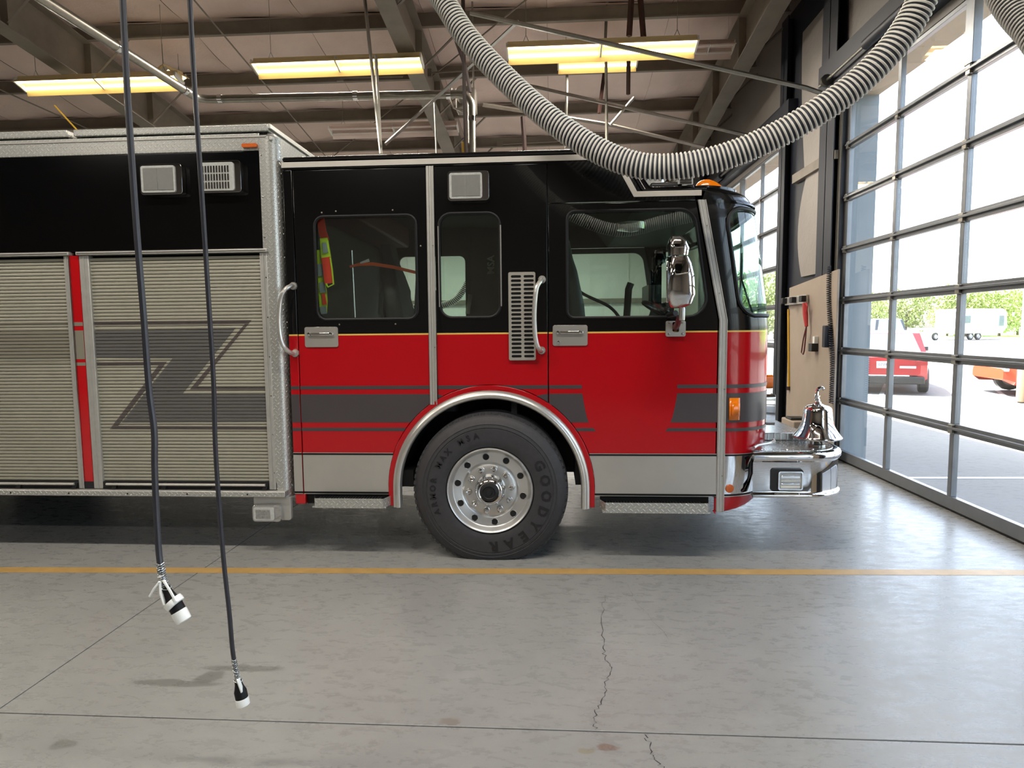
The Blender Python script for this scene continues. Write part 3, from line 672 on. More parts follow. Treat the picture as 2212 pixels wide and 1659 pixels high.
for (x, y, z, lb) in ((-8, 2, 5.6, 'lit lamp over the left end of the empty bay'), (-3, 2, 5.6, 'lit lamp over the middle of the empty bay'), (.6, 2, 5.6, 'lit lamp above the camera position, near the door'), (-8, -3, 5.6, 'lit lamp at the far left behind the camera'),
                      (-3, -3, 5.6, 'lit lamp behind the camera, centre row'), (-12.6, 9.3, 5.6, 'lit lamp beyond the left end of the truck'), (-4, 14.6, 4.75, 'unseen lamp added over the far bay to brighten its wall, left of the two'), (.2, 14.6, 4.75, 'unseen lamp added over the far bay to brighten its wall, right of the two')): dup(lit, Vector((x, y, z)), lb)  # far-bay pair is added out of sight to brighten the far wall

# steel duct: along y, elbow, along x, elbow, down
z1 = on(430, 215, 1, 8.6).z; xA = on(430, 215, 1, 8.6).x; xB = on(1018, 205, 1, 8.6).x; zB = on(1000, 203, 1, 8.6).z
R_ = .16
pts = [(xA - .05, 4.6, z1 + .02), (xA, 8.6 - R_, z1)] + [(xA + R_ * (1 - cos(radians(t))), 8.6 - R_ + R_ * sin(radians(t)), z1) for t in (20, 45, 70, 90)] + [(xB - R_, 8.6, zB)]
pts += [(xB - R_ + R_ * sin(radians(t)), 8.6, zB - R_ * (1 - cos(radians(t)))) for t in (20, 45, 70, 90)] + [(xB, 8.6, 2.45)]
dr = empty('steel_duct', (xA, 8.6, z1), 'shiny steel duct running over the truck and elbowing down beyond the cab', 'duct')
MB().tube(pts, .052, 16).obj('pipe', 'dull', dr)
for c, ax in (((xA, 8.25, z1), (0, 1, 0)), ((xA + .3, 8.6, z1), (1, 0, 0)), ((xB - .3, 8.6, zB), (1, 0, 0)), ((xB, 8.6, zB - .32), (0, 0, 1)), ((xA - .02, 7, z1 + .01), (0, 1, 0)), ((-2.6, 8.6, (z1 + zB) / 2), (1, 0, 0))):
    MB().lathe([(.05, -.03), (.058, -.03), (.058, .03), (.05, .03)], c, ax, 16).obj('coupling', 'chrome', dr)
MB().tube([(xB - .07, 8.6, zB - .25), (xB - .07, 8.6, 2.6)], .012, 6).obj('conduit', 'dull', dr)
MB().box(xB - .13, xB - .08, 8.56, 8.62, zB - .95, zB - .62).obj('warning_tag', 'yellow', dr, bevel=.003)
# door operator next to the elbow
p = on(1008, 220, 1, 9.3)
op = empty('door_operator', (p.x, p.y, p.z - .15), 'grey motor unit with a chain guard beside the duct elbow', 'motor')
MB().box(p.x - .14, p.x + .14, p.y - .12, p.y + .12, p.z - .15, p.z + .16).obj('housing', 'steelpaint', op, bevel=.02)
MB().lathe([(0, -.2), (.09, -.2), (.1, -.12), (.1, .1), (0, .1)], (p.x - .02, p.y - .12, p.z + .02), (0, 1, 0), 20).obj('motor', 'steelpaint', op)
MB().tube([(p.x - .18, p.y - .14, p.z + .14), (p.x - .21, p.y - .14, p.z), (p.x - .17, p.y - .14, p.z - .12), (p.x, p.y - .14, p.z - .2)], .012, 6).obj('wire_loop', 'dull', op)
for q in (-.05, .0, .06): MB().lathe([(0, 0), (.018, 0), (.018, .02), (0, .02)], (p.x + q, p.y - .33, p.z + .02 + q * .6), (0, 1, 0), 10).obj('bolt', 'dull', op)
MB().tube([(p.x + .1, p.y, p.z + .15), (p.x + .1, p.y, roof(p.y) + .02)], .014, 6).obj('hanger_rod', 'steelpaint', op)
MB().tube([on(1042, 226, 1, 9.4), on(1310, 268, 1, 10.4), on(1520, 318, 1, 11.6)], .03, 4).obj('rail', 'steelpaint', op, smooth=False)
# conduits and small boxes clipped to the purlins
for (a_, b_, d_) in (((925, 158), (1050, 150), 10.8), ((1080, 312), (1300, 300), 13.6), ((735, 168), (870, 165), 11)):
    A, B = on(a_[0], a_[1], 1, d_), on(b_[0], b_[1], 1, d_); mb = MB(); mb.tube([A, B], .014, 6); mb.box(A.x - .06, A.x + .06, A.y - .03, A.y + .03, A.z - .06, A.z + .06)
    tag(mb.obj('conduit_run', 'steelpaint'), {925: 'conduit and junction box on the purlin left of the brown strap', 1080: 'conduit run low behind the cab roof near the duct', 735: 'conduit and box on the purlin behind the lit lamp above the crew cab'}[a_[0]], 'conduit')

def hose(label, pts, r=.078, pitch=.0265, per=14, name='exhaust_hose', dia_rib=.0068, n=20):
    P = smooth_path(pts, per); root = empty(name, P[0], label, 'hose', 'vehicle exhaust hoses')
    # resample by length
    L = [0]
    for i in range(1, len(P)): L.append(L[-1] + (P[i] - P[i - 1]).length)
    def s_at(s):
        import bisect
        i = min(max(bisect.bisect_right(L, s) - 1, 0), len(P) - 2); t = (s - L[i]) / max(L[i + 1] - L[i], 1e-9); return P[i].lerp(P[i + 1], t)
    N = int(L[-1] / .02); C = [s_at(L[-1] * k / N) for k in range(N + 1)]
    MB().tube(C, r - .008, n).obj('fabric_sleeve', 'hosed', root)
    turns = int(L[-1] / pitch); per_t = 22; tot = turns * per_t; hel = []
    prev = None; up = None
    for k in range(tot + 1):
        s = L[-1] * k / tot; p_ = s_at(s); t = (s_at(min(s + .02, L[-1])) - s_at(max(s - .02, 0))).normalized()
        u = (t.cross(Vector((0, 1, 0)))).normalized() if up is None else (up - t * up.dot(t)).normalized(); up = u; v = t.cross(u)
        a_ = 2 * pi * k / per_t; hel.append(p_ + (u * cos(a_) + v * sin(a_)) * (r - .003))
    MB().tube(hel, dia_rib, 5, caps=False).obj('wire_rib', 'hoser', root, fix=False)
    return root
def hp(px_, py_, d_): return on(px_, py_, 1, d_)
H1 = [hp(800, -230, 4.9), hp(870, -110, 4.75), hp(948, -12, 4.6), hp(1010, 82, 4.5), hp(1100, 178, 4.4), hp(1190, 258, 4.28), hp(1282, 320, 4.18), hp(1372, 356, 4.1), hp(1460, 360, 4.05), hp(1560, 340, 4.0), hp(1660, 301, 3.95), hp(1750, 252, 3.9), hp(1840, 190, 3.86), hp(1915, 118, 3.82), hp(1965, 50, 3.8), hp(1998, -20, 3.78), hp(2030, -140, 3.76), hp(2040, -300, 3.76)]
hose('ribbed grey exhaust hose sagging in front of the truck cab roof', H1)
H2 = [(-1.3, .75, 5.0), (-.7, .75, 4.0), (-.1, .75, 3.3), (.35, .75, 2.98), (.85, .75, 2.83), (1.35, .78, 2.92), (1.9, 1.0, 3.0), (2.35, 1.7, 3.0), (2.7, 2.7, 2.98), (2.86, 3.4, 3.05), hp(2292, 122, 3.75), hp(2222, 62, 3.95), hp(2176, 8, 4.1), hp(2140, -60, 4.25), hp(2105, -170, 4.35), hp(2080, -300, 4.4)]
hose('second grey exhaust hose cutting the top right corner before the door', H2)
H3 = [(xB, 8.6, 2.44), (xB, 8.6, 2.35), hp(1020, 590, 8.6), hp(1006, 618, 8.6), hp(988, 644, 8.6), hp(962, 658, 8.6), hp(930, 662, 8.6), hp(890, 668, 8.5), hp(855, 700, 8.4), hp(840, 760, 8.3), hp(836, 850, 8.2), (hp(836, 850, 8.2).x, 8.2, .1)]
hose('pale exhaust hose in the far bay, seen through the truck windows', H3, r=.046, pitch=.024, n=14)

# hanging power cords
def cord(label, pts, r, plug_dir, plug_r, plug_len, clip, s):
    P = smooth_path(pts, 8); root = empty('power_cord', P[0], label, 'cord', 'shore power cords hanging in front of the truck')
    MB().tube(P, r, 10).obj('cable', 'cable', root)
    e = P[-1]; d_ = Vector(plug_dir).normalized()
    # woven wire grip over the last stretch
    K = len(P); mb = MB(); tail = [P[i] for i in range(K - 13, K)]
    for sgn in (1, -1):
        for ph in range(3):
            hel = []
            for k in range(61):
                f = k / 60 * (len(tail) - 1); i = min(int(f), len(tail) - 2); p_ = tail[i].lerp(tail[i + 1], f - i)
                a_ = sgn * k * .42 + ph * 2 * pi / 3; hel.append(p_ + Vector((cos(a_), sin(a_), 0)) * (r * (1.22 - .12 * (k % 2))))
            mb.tube(hel, .0011 * s, 4, caps=False)
    mb.obj('wire_grip', 'wire', root, fix=False)
    MB().tube([e + Vector((cos(a_) * r * 1.9, sin(a_) * r * 1.7, sin(a_ * 2) * .004)) for a_ in [2 * pi * k / 14 for k in range(14)]], .0016 * s, 5, closed=True).obj('wire_loop', 'wire', root)
    prof = [(0, 0), (plug_r * .55, 0), (plug_r * .62, plug_len * .15), (plug_r * .8, plug_len * .3), (plug_r, plug_len * .42), (plug_r, plug_len * .72), (0, plug_len * .72)]
    pb = MB().lathe(prof, e, d_, 20).obj('plug_body', 'darkrub', root)
    MB().lathe([(0, plug_len * .70), (plug_r * 1.05, plug_len * .70), (plug_r * 1.08, plug_len * .74), (plug_r * 1.04, plug_len * .98), (plug_r * .9, plug_len), (0, plug_len * .97)], e, d_, 20).obj('plug_cap', 'plugw', pb, label='white plug cap')
    if clip == 'ring':
        c = e + d_ * plug_len * .45; a_ = d_.orthogonal().normalized(); b_ = d_.cross(a_)
        MB().lathe([(plug_r * 1.0, -.006), (plug_r * 1.32, -.008), (plug_r * 1.36, 0), (plug_r * 1.3, .01), (plug_r * 1.0, .012)], c, d_ + Vector((.25, 0, .1)), 20).obj('collar', 'plugw', root)
        up_ = e + Vector((-.004, -plug_r * .2, .022))
        for q in (Vector((-plug_r * .8, -.02, .0)), Vector((plug_r * .9, -.02, .012))): MB().tube([up_ + q * .3, (up_ + c) / 2 + q * .8, c + q], .0042, 6).obj('clip_arm', 'plugw', root)
        MB().tube([up_ + Vector((-.004, -.01, 0)), up_ + Vector((-.02, -.012, -.02)), up_ + Vector((-.036, -.012, -.045))], .0036, 6).obj('zip_tie', 'plugw', root)
    else:
        c = e + d_ * plug_len * .12
        MB().box(-.003, .003, -.009, .009, -.026, .026, M=Matrix.Translation(c + Vector((.012, -.012, 0))) @ Matrix.Rotation(radians(-16), 4, 'Y')).obj('cable_clip', 'plugw', root, bevel=.002)
    return root
def cp_(pts, d0, d1): n = len(pts); return [on(x, y, 1, d0 + (d1 - d0) * i / (n - 1)) for i, (x, y) in enumerate(pts)]
cord('thick black power cord at left, ending in a plug with a white clip', cp_([(258, -160), (265, 0), (274, 180), (287, 380), (297, 520), (310, 680), (322, 840), (333, 930), (334, 1010), (338, 1110), (343, 1190), (349, 1235), (357, 1268)], 1.9, 1.8), .0095, (.030, -.004, -.052), .0215, .118, 'ring', 1)
cord('thinner black power cord to its right, hanging almost to the floor', cp_([(402, -160), (410, 0), (420, 180), (436, 420), (450, 640), (461, 820), (465, 960), (474, 1100), (484, 1220), (495, 1320), (502, 1400), (508, 1440), (514, 1470)], 2.15, 2.2), .0082, (.010, -.002, -.05), .0225, .096, 'flat', .9)

# things on the plywood and by the far door
def wl(px_, py_, x=3.29): p_ = on(px_, py_, 0, x); return p_
a_, b_ = wl(1703, 668), wl(1704, 835)
t_ = empty('yellow_pole', b_, 'yellow pole hanging upright on the plywood beside the far door', 'pole')
MB().tube([a_, b_], .016, 8).obj('shaft', 'yellow', t_); MB().lathe([(0, 0), (.028, 0), (.028, .05), (0, .05)], b_, (0, 0, -1), 10).obj('tip', 'brown', t_)
p0, p1 = wl(1700, 652), wl(1746, 648)
rk = empty('tool_rack', p0, 'grey wall rack with black clips on the plywood', 'rack')
MB().box(3.26, 3.295, p1.y, p0.y, p0.z - .05, p0.z + .06).obj('rail', 'alu', rk, bevel=.004)
for f in (.05, .5, .95): y = p1.y + (p0.y - p1.y) * f; MB().box(3.20, 3.262, y - .05, y + .05, p0.z - .03, p0.z + .05).obj('clip', 'plastic', rk, bevel=.008)
q = wl(1738, 655, 3.24); q2 = wl(1742, 705, 3.24); q3 = wl(1735, 762, 3.24)
hk = empty('red_strap_tool', q, 'red handled tool with a long wrist loop hung on the wall rack', 'tool')
MB().tube([q, q.lerp(q2, .5), q2], [.028, .034, .022], 8).obj('handle', 'toolred', hk)
MB().tube([q + Vector((0, -.05, 0)), q + Vector((0, -.09, -.04)), q + Vector((0, -.07, -.12))], .01, 6).obj('hook', 'toolred', hk)
MB().tube([q2 + Vector((0, .0, 0)), q2.lerp(q3, .5) + Vector((0, .05, 0)), q3 + Vector((0, .06, 0)), q3 + Vector((0, 0, -.02)), q3 + Vector((0, -.03, .02)), q2.lerp(q3, .5) + Vector((0, -.02, 0)), q2], .009, 6).obj('wrist_loop', 'maroon', hk)
q = wl(1764, 742); sw = empty('wall_switch', q, 'small white and black switch box on the plywood', 'switch')
MB().box(3.25, 3.30, q.y - .03, q.y + .03, q.z, q.z + .09).obj('box', 'white', sw, bevel=.004); MB().box(3.22, 3.30, q.y - .03, q.y + .08, q.z - .10, q.z).obj('key_pad', 'plastic', sw, bevel=.006)
q = on(1722, 965, 2, 0)
bxp = Vector((3.17, wl(1722, 930, 3.17).y, 0)); bx = empty('floor_box', bxp, 'cream box with black latch on the floor below the plywood', 'box')
MB().box(3.04, 3.28, bxp.y - .22, bxp.y + .22, 0, .42).obj('case', 'ply', bx, bevel=.015); MB().box(2.99, 3.045, bxp.y - .18, bxp.y - .08, .1, .34).obj('latch', 'plastic', bx, bevel=.01); MB().box(3.05, 3.25, bxp.y - .1, bxp.y + .1, .42, .45).obj('lid_handle', 'plastic', bx, bevel=.01)
# coiled cord and sensor box beside the near door
c0, c1 = on(1791, 575, 0, 3.28), on(1797, 872, 0, 3.28)
cc = empty('coiled_cord', c0, 'coiled black cord with a control box beside the near door frame', 'cord')
hel = []
for k in range(62 * 10 + 1):
    f = k / 620; p_ = c0.lerp(c1, f); a_ = 2 * pi * k / 10; hel.append(p_ + Vector((cos(a_) * .022, sin(a_) * .026 + .03 * sin(f * 7), 0)))
MB().tube(hel, .006, 5).obj('coil', 'bluesteel', cc)
q = on(1788, 725, 0, 3.27); MB().box(3.22, 3.30, q.y - .045, q.y + .045, q.z - .14, q.z + .12).obj('control_box', 'bluesteel', cc, bevel=.01)
q = on(1668, 860, 1, 9.9)

# ================================================================ THE FIRE TRUCK
YF = 6.92                                                # far side plane
tr = empty('fire_truck', (-.45, 5.67, 0), 'red and black fire truck with silver trim and roller shutter lockers', 'truck')
def fillet(pts, r, n=5):
    out_ = []; N = len(pts)
    rr = r if isinstance(r, (list, tuple)) else [r] * N
    for i in range(N):
        p, a_, b_ = Vector(pts[i]), Vector(pts[i - 1]), Vector(pts[(i + 1) % N]); q = rr[i]
        u, v = (a_ - p).normalized(), (b_ - p).normalized(); ang = u.angle(v)
        if q < 1e-4: out_.append(tuple(p)); continue
        t = min(q / math.tan(ang / 2), (a_ - p).length * .48, (b_ - p).length * .48); q = t * math.tan(ang / 2)
        c = p + (u + v).normalized() * (q / sin(ang / 2)); s0 = p + u * t - c; s1 = p + v * t - c
        a0 = atan2(s0.y, s0.x); a1 = atan2(s1.y, s1.x); d_ = (a1 - a0 + pi) % (2 * pi) - pi
        for k in range(n + 1): a2 = a0 + d_ * k / n; out_.append((c.x + q * cos(a2), c.y + q * sin(a2)))
    return out_
import bmesh
def tplate(name, outer, holes, mat, y0=YS, th=.03, parent=None, bevel=.004, **k):
    o = MB().plate(outer, holes, y0, y0 + th).obj(name, mat, parent or tr, bevel=bevel, smooth=False, **k)
    b = bmesh.new(); b.from_mesh(o.data); bmesh.ops.dissolve_limit(b, angle_limit=radians(1), verts=[], edges=b.edges[:]); b.to_mesh(o.data); b.free()
    o.data.shade_smooth(); o.data.set_sharp_from_angle(angle=radians(35)); return o
AX, AZ, AR = -.445, .50, .735
def aang(x): return math.degrees(math.acos((x - AX) / AR))
W1 = rrect(-1.655, -.94, 1.70, 2.412, .065); W2 = rrect(-.782, -.36, 1.705, 2.415, .085)
W3 = fillet([(.098, 1.695), (1.055, 1.695), (.945, 2.412), (.098, 2.412)], [.05, .12, .11, .05], 6)
def gasket(poly, y, r, mat, name, parent, **k): return MB().tube([(a_, y, b_) for a_, b_ in poly], r, 6, closed=True).obj(name, mat, parent, **k)
BZ = .455
CREW = [(-1.80, BZ), (AX - AR, BZ)] + arc(AX, AZ, AR, 180, aang(-.868), 14) + [(-.868, 2.732), (-1.80, 2.732)]
MIDP = arc(AX, AZ, AR, aang(-.81), aang(-.037), 16) + [(-.037, 2.735), (-.81, 2.735)]
DRV = arc(AX, AZ, AR, aang(-.030), 0, 14) + [(AX + AR, BZ), (1.125, BZ), (1.125, 1.67), (.965, 2.466), (-.030, 2.466)]
for side, y0 in (('near', YS), ('far', YF - .03)):
    inner = side == 'far'; mt = 'interior' if inner else 'paint'
    crew = tplate('crew_door', CREW, [W1], mt, y0); drv = tplate('driver_door' if not inner else 'passenger_door', DRV, [W3], mt, y0)
    midp = tplate('side_panel', MIDP, [W2], mt, y0)
    tplate('rear_pillar', [(-1.87, BZ), (-1.806, BZ), (-1.806, 2.735), (-1.87, 2.735)], [], mt, y0)
    tplate('header_panel', fillet([(-1.87, 2.738), (-.034, 2.738), (-.034, 2.472), (1.0, 2.472), (1.02, 2.53), (.60, 2.53), (.445, 2.79), (-1.87, 2.79)], .003, 2), [], mt, y0)
    if inner:
        for wpoly, p_ in ((W1, crew), (W2, midp), (W3, drv)): MB().plate(wpoly, [], YF - .018, YF - .013).obj('window', 'glassw', p_, smooth=False)
        MB().box(-1.87, 1.2, YF + .001, YF + .01, 1.0, 1.6).obj('outer_skin', 'red', tr, smooth=False)
    else:
        for wpoly, p_, g in ((W1, crew, 'glassd'), (W2, midp, 'glassw'), (W3, drv, 'glassw')):
            MB().plate(wpoly, [], YS + .012, YS + .017).obj('window', g, p_, smooth=False)
            gasket(wpoly, YS - .001, .011, 'darkrub', 'window_seal', p_)
        # thin steel strips standing in for glints on the seal of the narrow window
        MB().tube([(-.785, YS - .010, 1.78), (-.785, YS - .010, 2.33)], .004, 5).obj('glint_strip', 'steel', midp); MB().tube([(-.355, YS - .010, 1.78), (-.355, YS - .010, 2.33)], .005, 5).obj('glint_strip', 'steel', midp)
        MB().box(.80, .825, YS + .02, YS + .035, 1.70, 2.41).obj('window_divider', 'darkrub', drv)
        for x, z in ((-1.80 + .05, 2.44), (-1.5, 2.447), (-1.1, 2.447), (-1.5, 1.665), (-1.1, 1.665), (-.91, 2.2)): MB().lathe([(0, -.004), (.006, -.003), (.006, .001)], (x if x > -1.74 else -1.6, YS, z), (0, 1, 0), 8).obj('screw', 'dull', crew)
near_drv = [o for o in COL.objects if o.name.startswith('driver_door')][0]; near_crew = [o for o in COL.objects if o.name.startswith('crew_door')][0]
near_mid = [o for o in COL.objects if o.name.startswith('side_panel')][0]
MB().box(-1.868, 1.1, YS + .034, YS + .045, .46, 1.62).obj('inner_skin', 'under', tr, smooth=False) if 0 else None

# cab roof (raised crew part, slope, low front part), rear wall, floor
prof = [(-1.872, 2.79), (-1.872, 2.825), (.47, 2.825), (.655, 2.565), (1.03, 2.565), (1.03, 2.532), (.60, 2.532), (.445, 2.79)]
MB().plate(prof, [], YS - .004, YF + .004).obj('cab_roof', 'black', tr, bevel=.022, ang=30)
MB().box(-1.868, -1.84, YS + .03, YF - .03, .5, 2.79).obj('cab_rear_wall', 'interior', tr, smooth=False)
MB().box(-1.84, 1.3, YS + .62, YF - .05, .95, 1.0).obj('cab_floor', 'interior', tr, smooth=False)
MB().plate([(-1.84, 2.70), (-1.84, 2.73), (.42, 2.73), (.6, 2.50), (1.2, 2.50), (1.2, 2.47), (.58, 2.47), (.40, 2.70)], [], YS + .032, YF - .032).obj('headliner', 'interior', tr, smooth=False)
# silver roof-line tape
def slab(name, pts, y, th, mat, parent=None, **k): return MB().plate(pts, [], y - th, y).obj(name, mat, parent or tr, **k)
Z1, Z0 = 2.785, 2.748
slab('roof_line_trim', [(-1.872, Z0), (.405, Z0), (.545, 2.498), (.992, 2.498), (.992, 2.534), (.566, 2.534), (.428, Z1), (-1.872, Z1)], YS - .004, .006, 'silver', smooth=False, bevel=.001)

# curved front shell
XF = [(.345, 1.47), (.42, 1.50), (.6, 1.535), (.9, 1.545), (1.62, 1.545), (1.8, 1.53), (2.1, 1.485), (2.40, 1.435), (2.47, 1.415), (2.52, 1.38), (2.55, 1.32), (2.567, 1.2)]
def lerp_t(tab, z):
    for (a_, b_), (c_, d_) in zip(tab, tab[1:]):
        if z <= c_: return b_ + (d_ - b_) * max(0, (z - a_)) / (c_ - a_)
    return tab[-1][1]
RC = .35
def mold_x(z): return 1.125 if z < 1.67 else 1.125 + (z - 1.67) * (.965 - 1.125) / .80
QL = RC * pi / 2; FLEN = YF - YS - 2 * RC; TOT = 2 * QL + FLEN
def surf(s, z, off=0.0):
    """point on the cab front: s = distance round the plan from the start of the near corner"""
    xf = lerp_t(XF, z); x0 = xf - RC
    if s < 0: return Vector((x0 + s, YS - off, z))
    if s < QL: a_ = s / RC; return Vector((x0 + (RC + off) * sin(a_), YS + RC - (RC + off) * cos(a_), z))
    if s < QL + FLEN: f = (s - QL) / FLEN; return Vector((xf + off + .05 * sin(pi * f), YS + RC + (s - QL), z))
    if s <= TOT: a_ = (TOT - s) / RC; return Vector((x0 + (RC + off) * sin(a_), YF - RC + (RC + off) * cos(a_), z))
    return Vector((x0 - (s - TOT), YF + off, z))
WZ0, WZ1, WS0, WR = 1.70, 2.42, .07, .13
def in_glass(s, z):
    s = min(s, TOT - s) - WS0
    if s <= 0 or z <= WZ0 or z >= WZ1: return False
    dz = min(z - WZ0, WZ1 - z)
    if s < WR and dz < WR: return (WR - s) ** 2 + (WR - dz) ** 2 < WR * WR
    return True
ss = [QL * k / 30 for k in range(31)] + [QL + FLEN * k / 24 for k in range(1, 25)] + [QL + FLEN + QL * k / 30 for k in range(1, 31)]
zz = [.345 + (2.567 - .345) * k / 150 for k in range(151)]
vs, cols = [], []
for z in zz:
    x0 = lerp_t(XF, z) - RC; row = [Vector((mold_x(z) - .01, YS, z)), Vector(((mold_x(z) + x0) / 2, YS, z))] + [surf(s, z) for s in ss] + [Vector((x0 - .05, YF, z)), Vector((mold_x(z), YF, z))]
    if z < .46:
        for kk, p_ in enumerate(row): p_.z = max(p_.z, .345 + .107 * min(1, max(0, (kk - 4) / 22)) ** 1.5)
    vs.append(row)
n = len(vs[0]); body = MB(); gl = MB()
flat = [p_ for r in vs for p_ in r]; fb, fg = [], []
for i in range(150):
    for k in range(n - 1):
        f = (i * n + k, i * n + k + 1, (i + 1) * n + k + 1, (i + 1) * n + k); zc = (zz[i] + zz[i + 1]) / 2
        g = 2 <= k < n - 3 and in_glass((ss[k - 2] + ss[k - 1]) / 2, zc)
        (fg if g else fb).append(f)
cf = body.add(flat, fb).obj('cab_front', 'paint', tr, ang=50, fix=False)
o_ = cf.modifiers.new('solid', 'SOLIDIFY'); o_.thickness = .02; o_.offset = -1 if True else 1
ws = gl.add(flat, fg).obj('windshield', 'windshield', tr, ang=50, fix=False)
wp = []
for (a0, a1, cs, cz) in ((180, 90, WS0 + WR, WZ1 - WR),): wp += [(cs + WR * cos(radians(a0 + (a1 - a0) * k / 8)), cz + WR * sin(radians(a0 + (a1 - a0) * k / 8))) for k in range(9)]
S1 = TOT - WS0
wp += [(WS0 + WR + (S1 - WS0 - 2 * WR) * k / 40, WZ1) for k in range(1, 40)]
wp += [(S1 - WR + WR * sin(radians(90 * k / 8)), WZ1 - WR + WR * cos(radians(90 * k / 8))) for k in range(9)]
wp += [(S1 - WR + WR * cos(radians(-90 * k / 8)), WZ0 + WR + WR * sin(radians(-90 * k / 8))) for k in range(9)]
wp += [(S1 - WR - (S1 - WS0 - 2 * WR) * k / 40, WZ0) for k in range(1, 40)]
wp += [(WS0 + WR - WR * sin(radians(90 * k / 8)), WZ0 + WR - WR * cos(radians(90 * k / 8))) for k in range(9)]
MB().tube([surf(s, z, .002) for s, z in wp], .014, 6, closed=True).obj('windshield_seal', 'darkrub', ws)
MB().tube([surf(TOT / 2, WZ0, .0), surf(TOT / 2, (WZ0 + WZ1) / 2, .0), surf(TOT / 2, WZ1, 0)], .018, 6).obj('centre_post', 'darkrub', ws)
for s_, dr_ in ((QL + .45, 1), (QL + 1.35, -1)):                          # wipers
    a_ = surf(s_, WZ0 + .02, .02); b_ = surf(s_ + .30 * dr_, WZ0 + .33, .035); c_ = surf(s_ + .15 * dr_, WZ0 + .52, .03); d_ = surf(s_ + .45 * dr_, WZ0 + .14, .03)
    MB().tube([a_, b_], .009, 6).obj('wiper_arm', 'plastic', ws); MB().tube([c_, b_, d_], .008, 6).obj('wiper_blade', 'darkrub', ws)
MB().plate([(1.0, YS + .004)] + [tuple(surf(s, 2.55, -.01).xy) for s in ss] + [(1.0, YF - .004)], [], 2.548, 2.568, fn=lambda a, b, d: (a, b, d)).obj('front_roof_cap', 'black', tr, bevel=.004)
# visor lip over the windshield
def lip(a_, s): return a_ + .014 * min(1, max(0, (s - .15) / .3))
rows = [[surf(s, 2.448, lip(.002, s)) for s in ss], [surf(s, 2.458, lip(.003, s)) for s in ss], [surf(s, 2.468, .004) for s in ss]]
MB().grid(rows).obj('visor_lip', 'black', tr, ang=40)
def band(name, z0, z1, s0, s1, off, mat, parent=None, k=120, **kw):
    rows = [[surf(s0 + (s1 - s0) * i / k, z, off) for i in range(k + 1)] for z in (z0, z0 + (z1 - z0) / 2, z1)]
    return MB().grid(rows).obj(name, mat, parent or cf, ang=50, **kw)
# stripes: thin, broad, thin
zs1 = (T(640, 841.5)[1], T(640, 834)[1]); zb = (T(640, 912.5)[1], T(640, 852)[1]); zs2 = (T(640, 931)[1], T(640, 924)[1])
E1 = T(1257, 838)[0]; B1a, B1b = T(1258, 852)[0], T(1272, 912)[0]; E2a, E2b = T(1281, 924)[0], T(1288, 931)[0]
F1 = T(1463, 838)[0]; F2a, F2b = T(1463, 852)[0], T(1448, 912)[0]; F3a, F3b = T(1443, 924)[0], T(1437, 931)[0]
ST = YS - .0008
def clip_arch(x0, z): return x0
def stripe(parent, pts): MB().plate(pts, [], ST - .0008, ST).obj('stripe', 'stripe', parent, smooth=False)
def ax_at(z): return AX - sqrt(max(AR ** 2 - (z - AZ) ** 2, 0)), AX + sqrt(max(AR ** 2 - (z - AZ) ** 2, 0))
for (z0, z1, kind) in (zs1 + ('s1',), zb + ('b',), zs2 + ('s2',)):
    stripe(near_crew, [(-1.80, z0)] + [(min(ax_at(z)[0], -.868) - .001, z) for z in [z0 + (z1 - z0) * k / 6 for k in range(7)]] + [(-1.80, z1)])
    MB().plate([(-1.869, z0), (-1.807, z0), (-1.807, z1), (-1.869, z1)], [], ST - .0008, ST).obj('stripe', 'stripe', tr, smooth=False)
    right = lambda z: {'s1': E1, 'b': B1b + (B1a - B1b) * ((z - zb[0]) / (zb[1] - zb[0])) ** .7, 's2': E2b + (E2a - E2b) * (z - zs2[0]) / (zs2[1] - zs2[0])}[kind]
    zz_ = [z0 + (z1 - z0) * k / 6 for k in range(7)]
    if kind != 's2':
        if z1 > AZ + sqrt(AR ** 2 - (.408) ** 2):
            zl = max(z0, 1.09); zq = [zl + (z1 - zl) * k / 6 for k in range(7)]
            if kind == 's1': stripe(near_mid, [(-.81, z0), (-.037, z0), (-.037, z1), (-.81, z1)])
            else:
                stripe(near_mid, [(-.81, zl)] + [(ax_at(z)[0] if z < AZ + AR - .02 else -.65, z) for z in zq if z < 1.16] + [(-.81, zq[-1])])
                stripe(near_mid, [(-.037, zl)] + [(-.037, z1)] + [(max(ax_at(z)[1], -.037 - .3), z) for z in reversed(zq) if z < 1.16])
    lo = [(max(ax_at(z)[1], -.029) + .001, z) for z in zz_]
    stripe(near_drv, lo[:1] + [(right(z), z) for z in zz_] + lo[::-1][:-1])
    left = lambda z: {'s1': F1, 'b': F2b + (F2a - F2b) * ((z - zb[0]) / (zb[1] - zb[0])) ** .7, 's2': F3b + (F3a - F3b) * (z - zs2[0]) / (zs2[1] - zs2[0])}[kind]
    stripe(near_drv, [(1.124, z0), (1.124, z1)] + [(left(z), z) for z in reversed(zz_)])
    band('stripe', z0, z1, -.06, TOT / 2, .003, 'stripe')
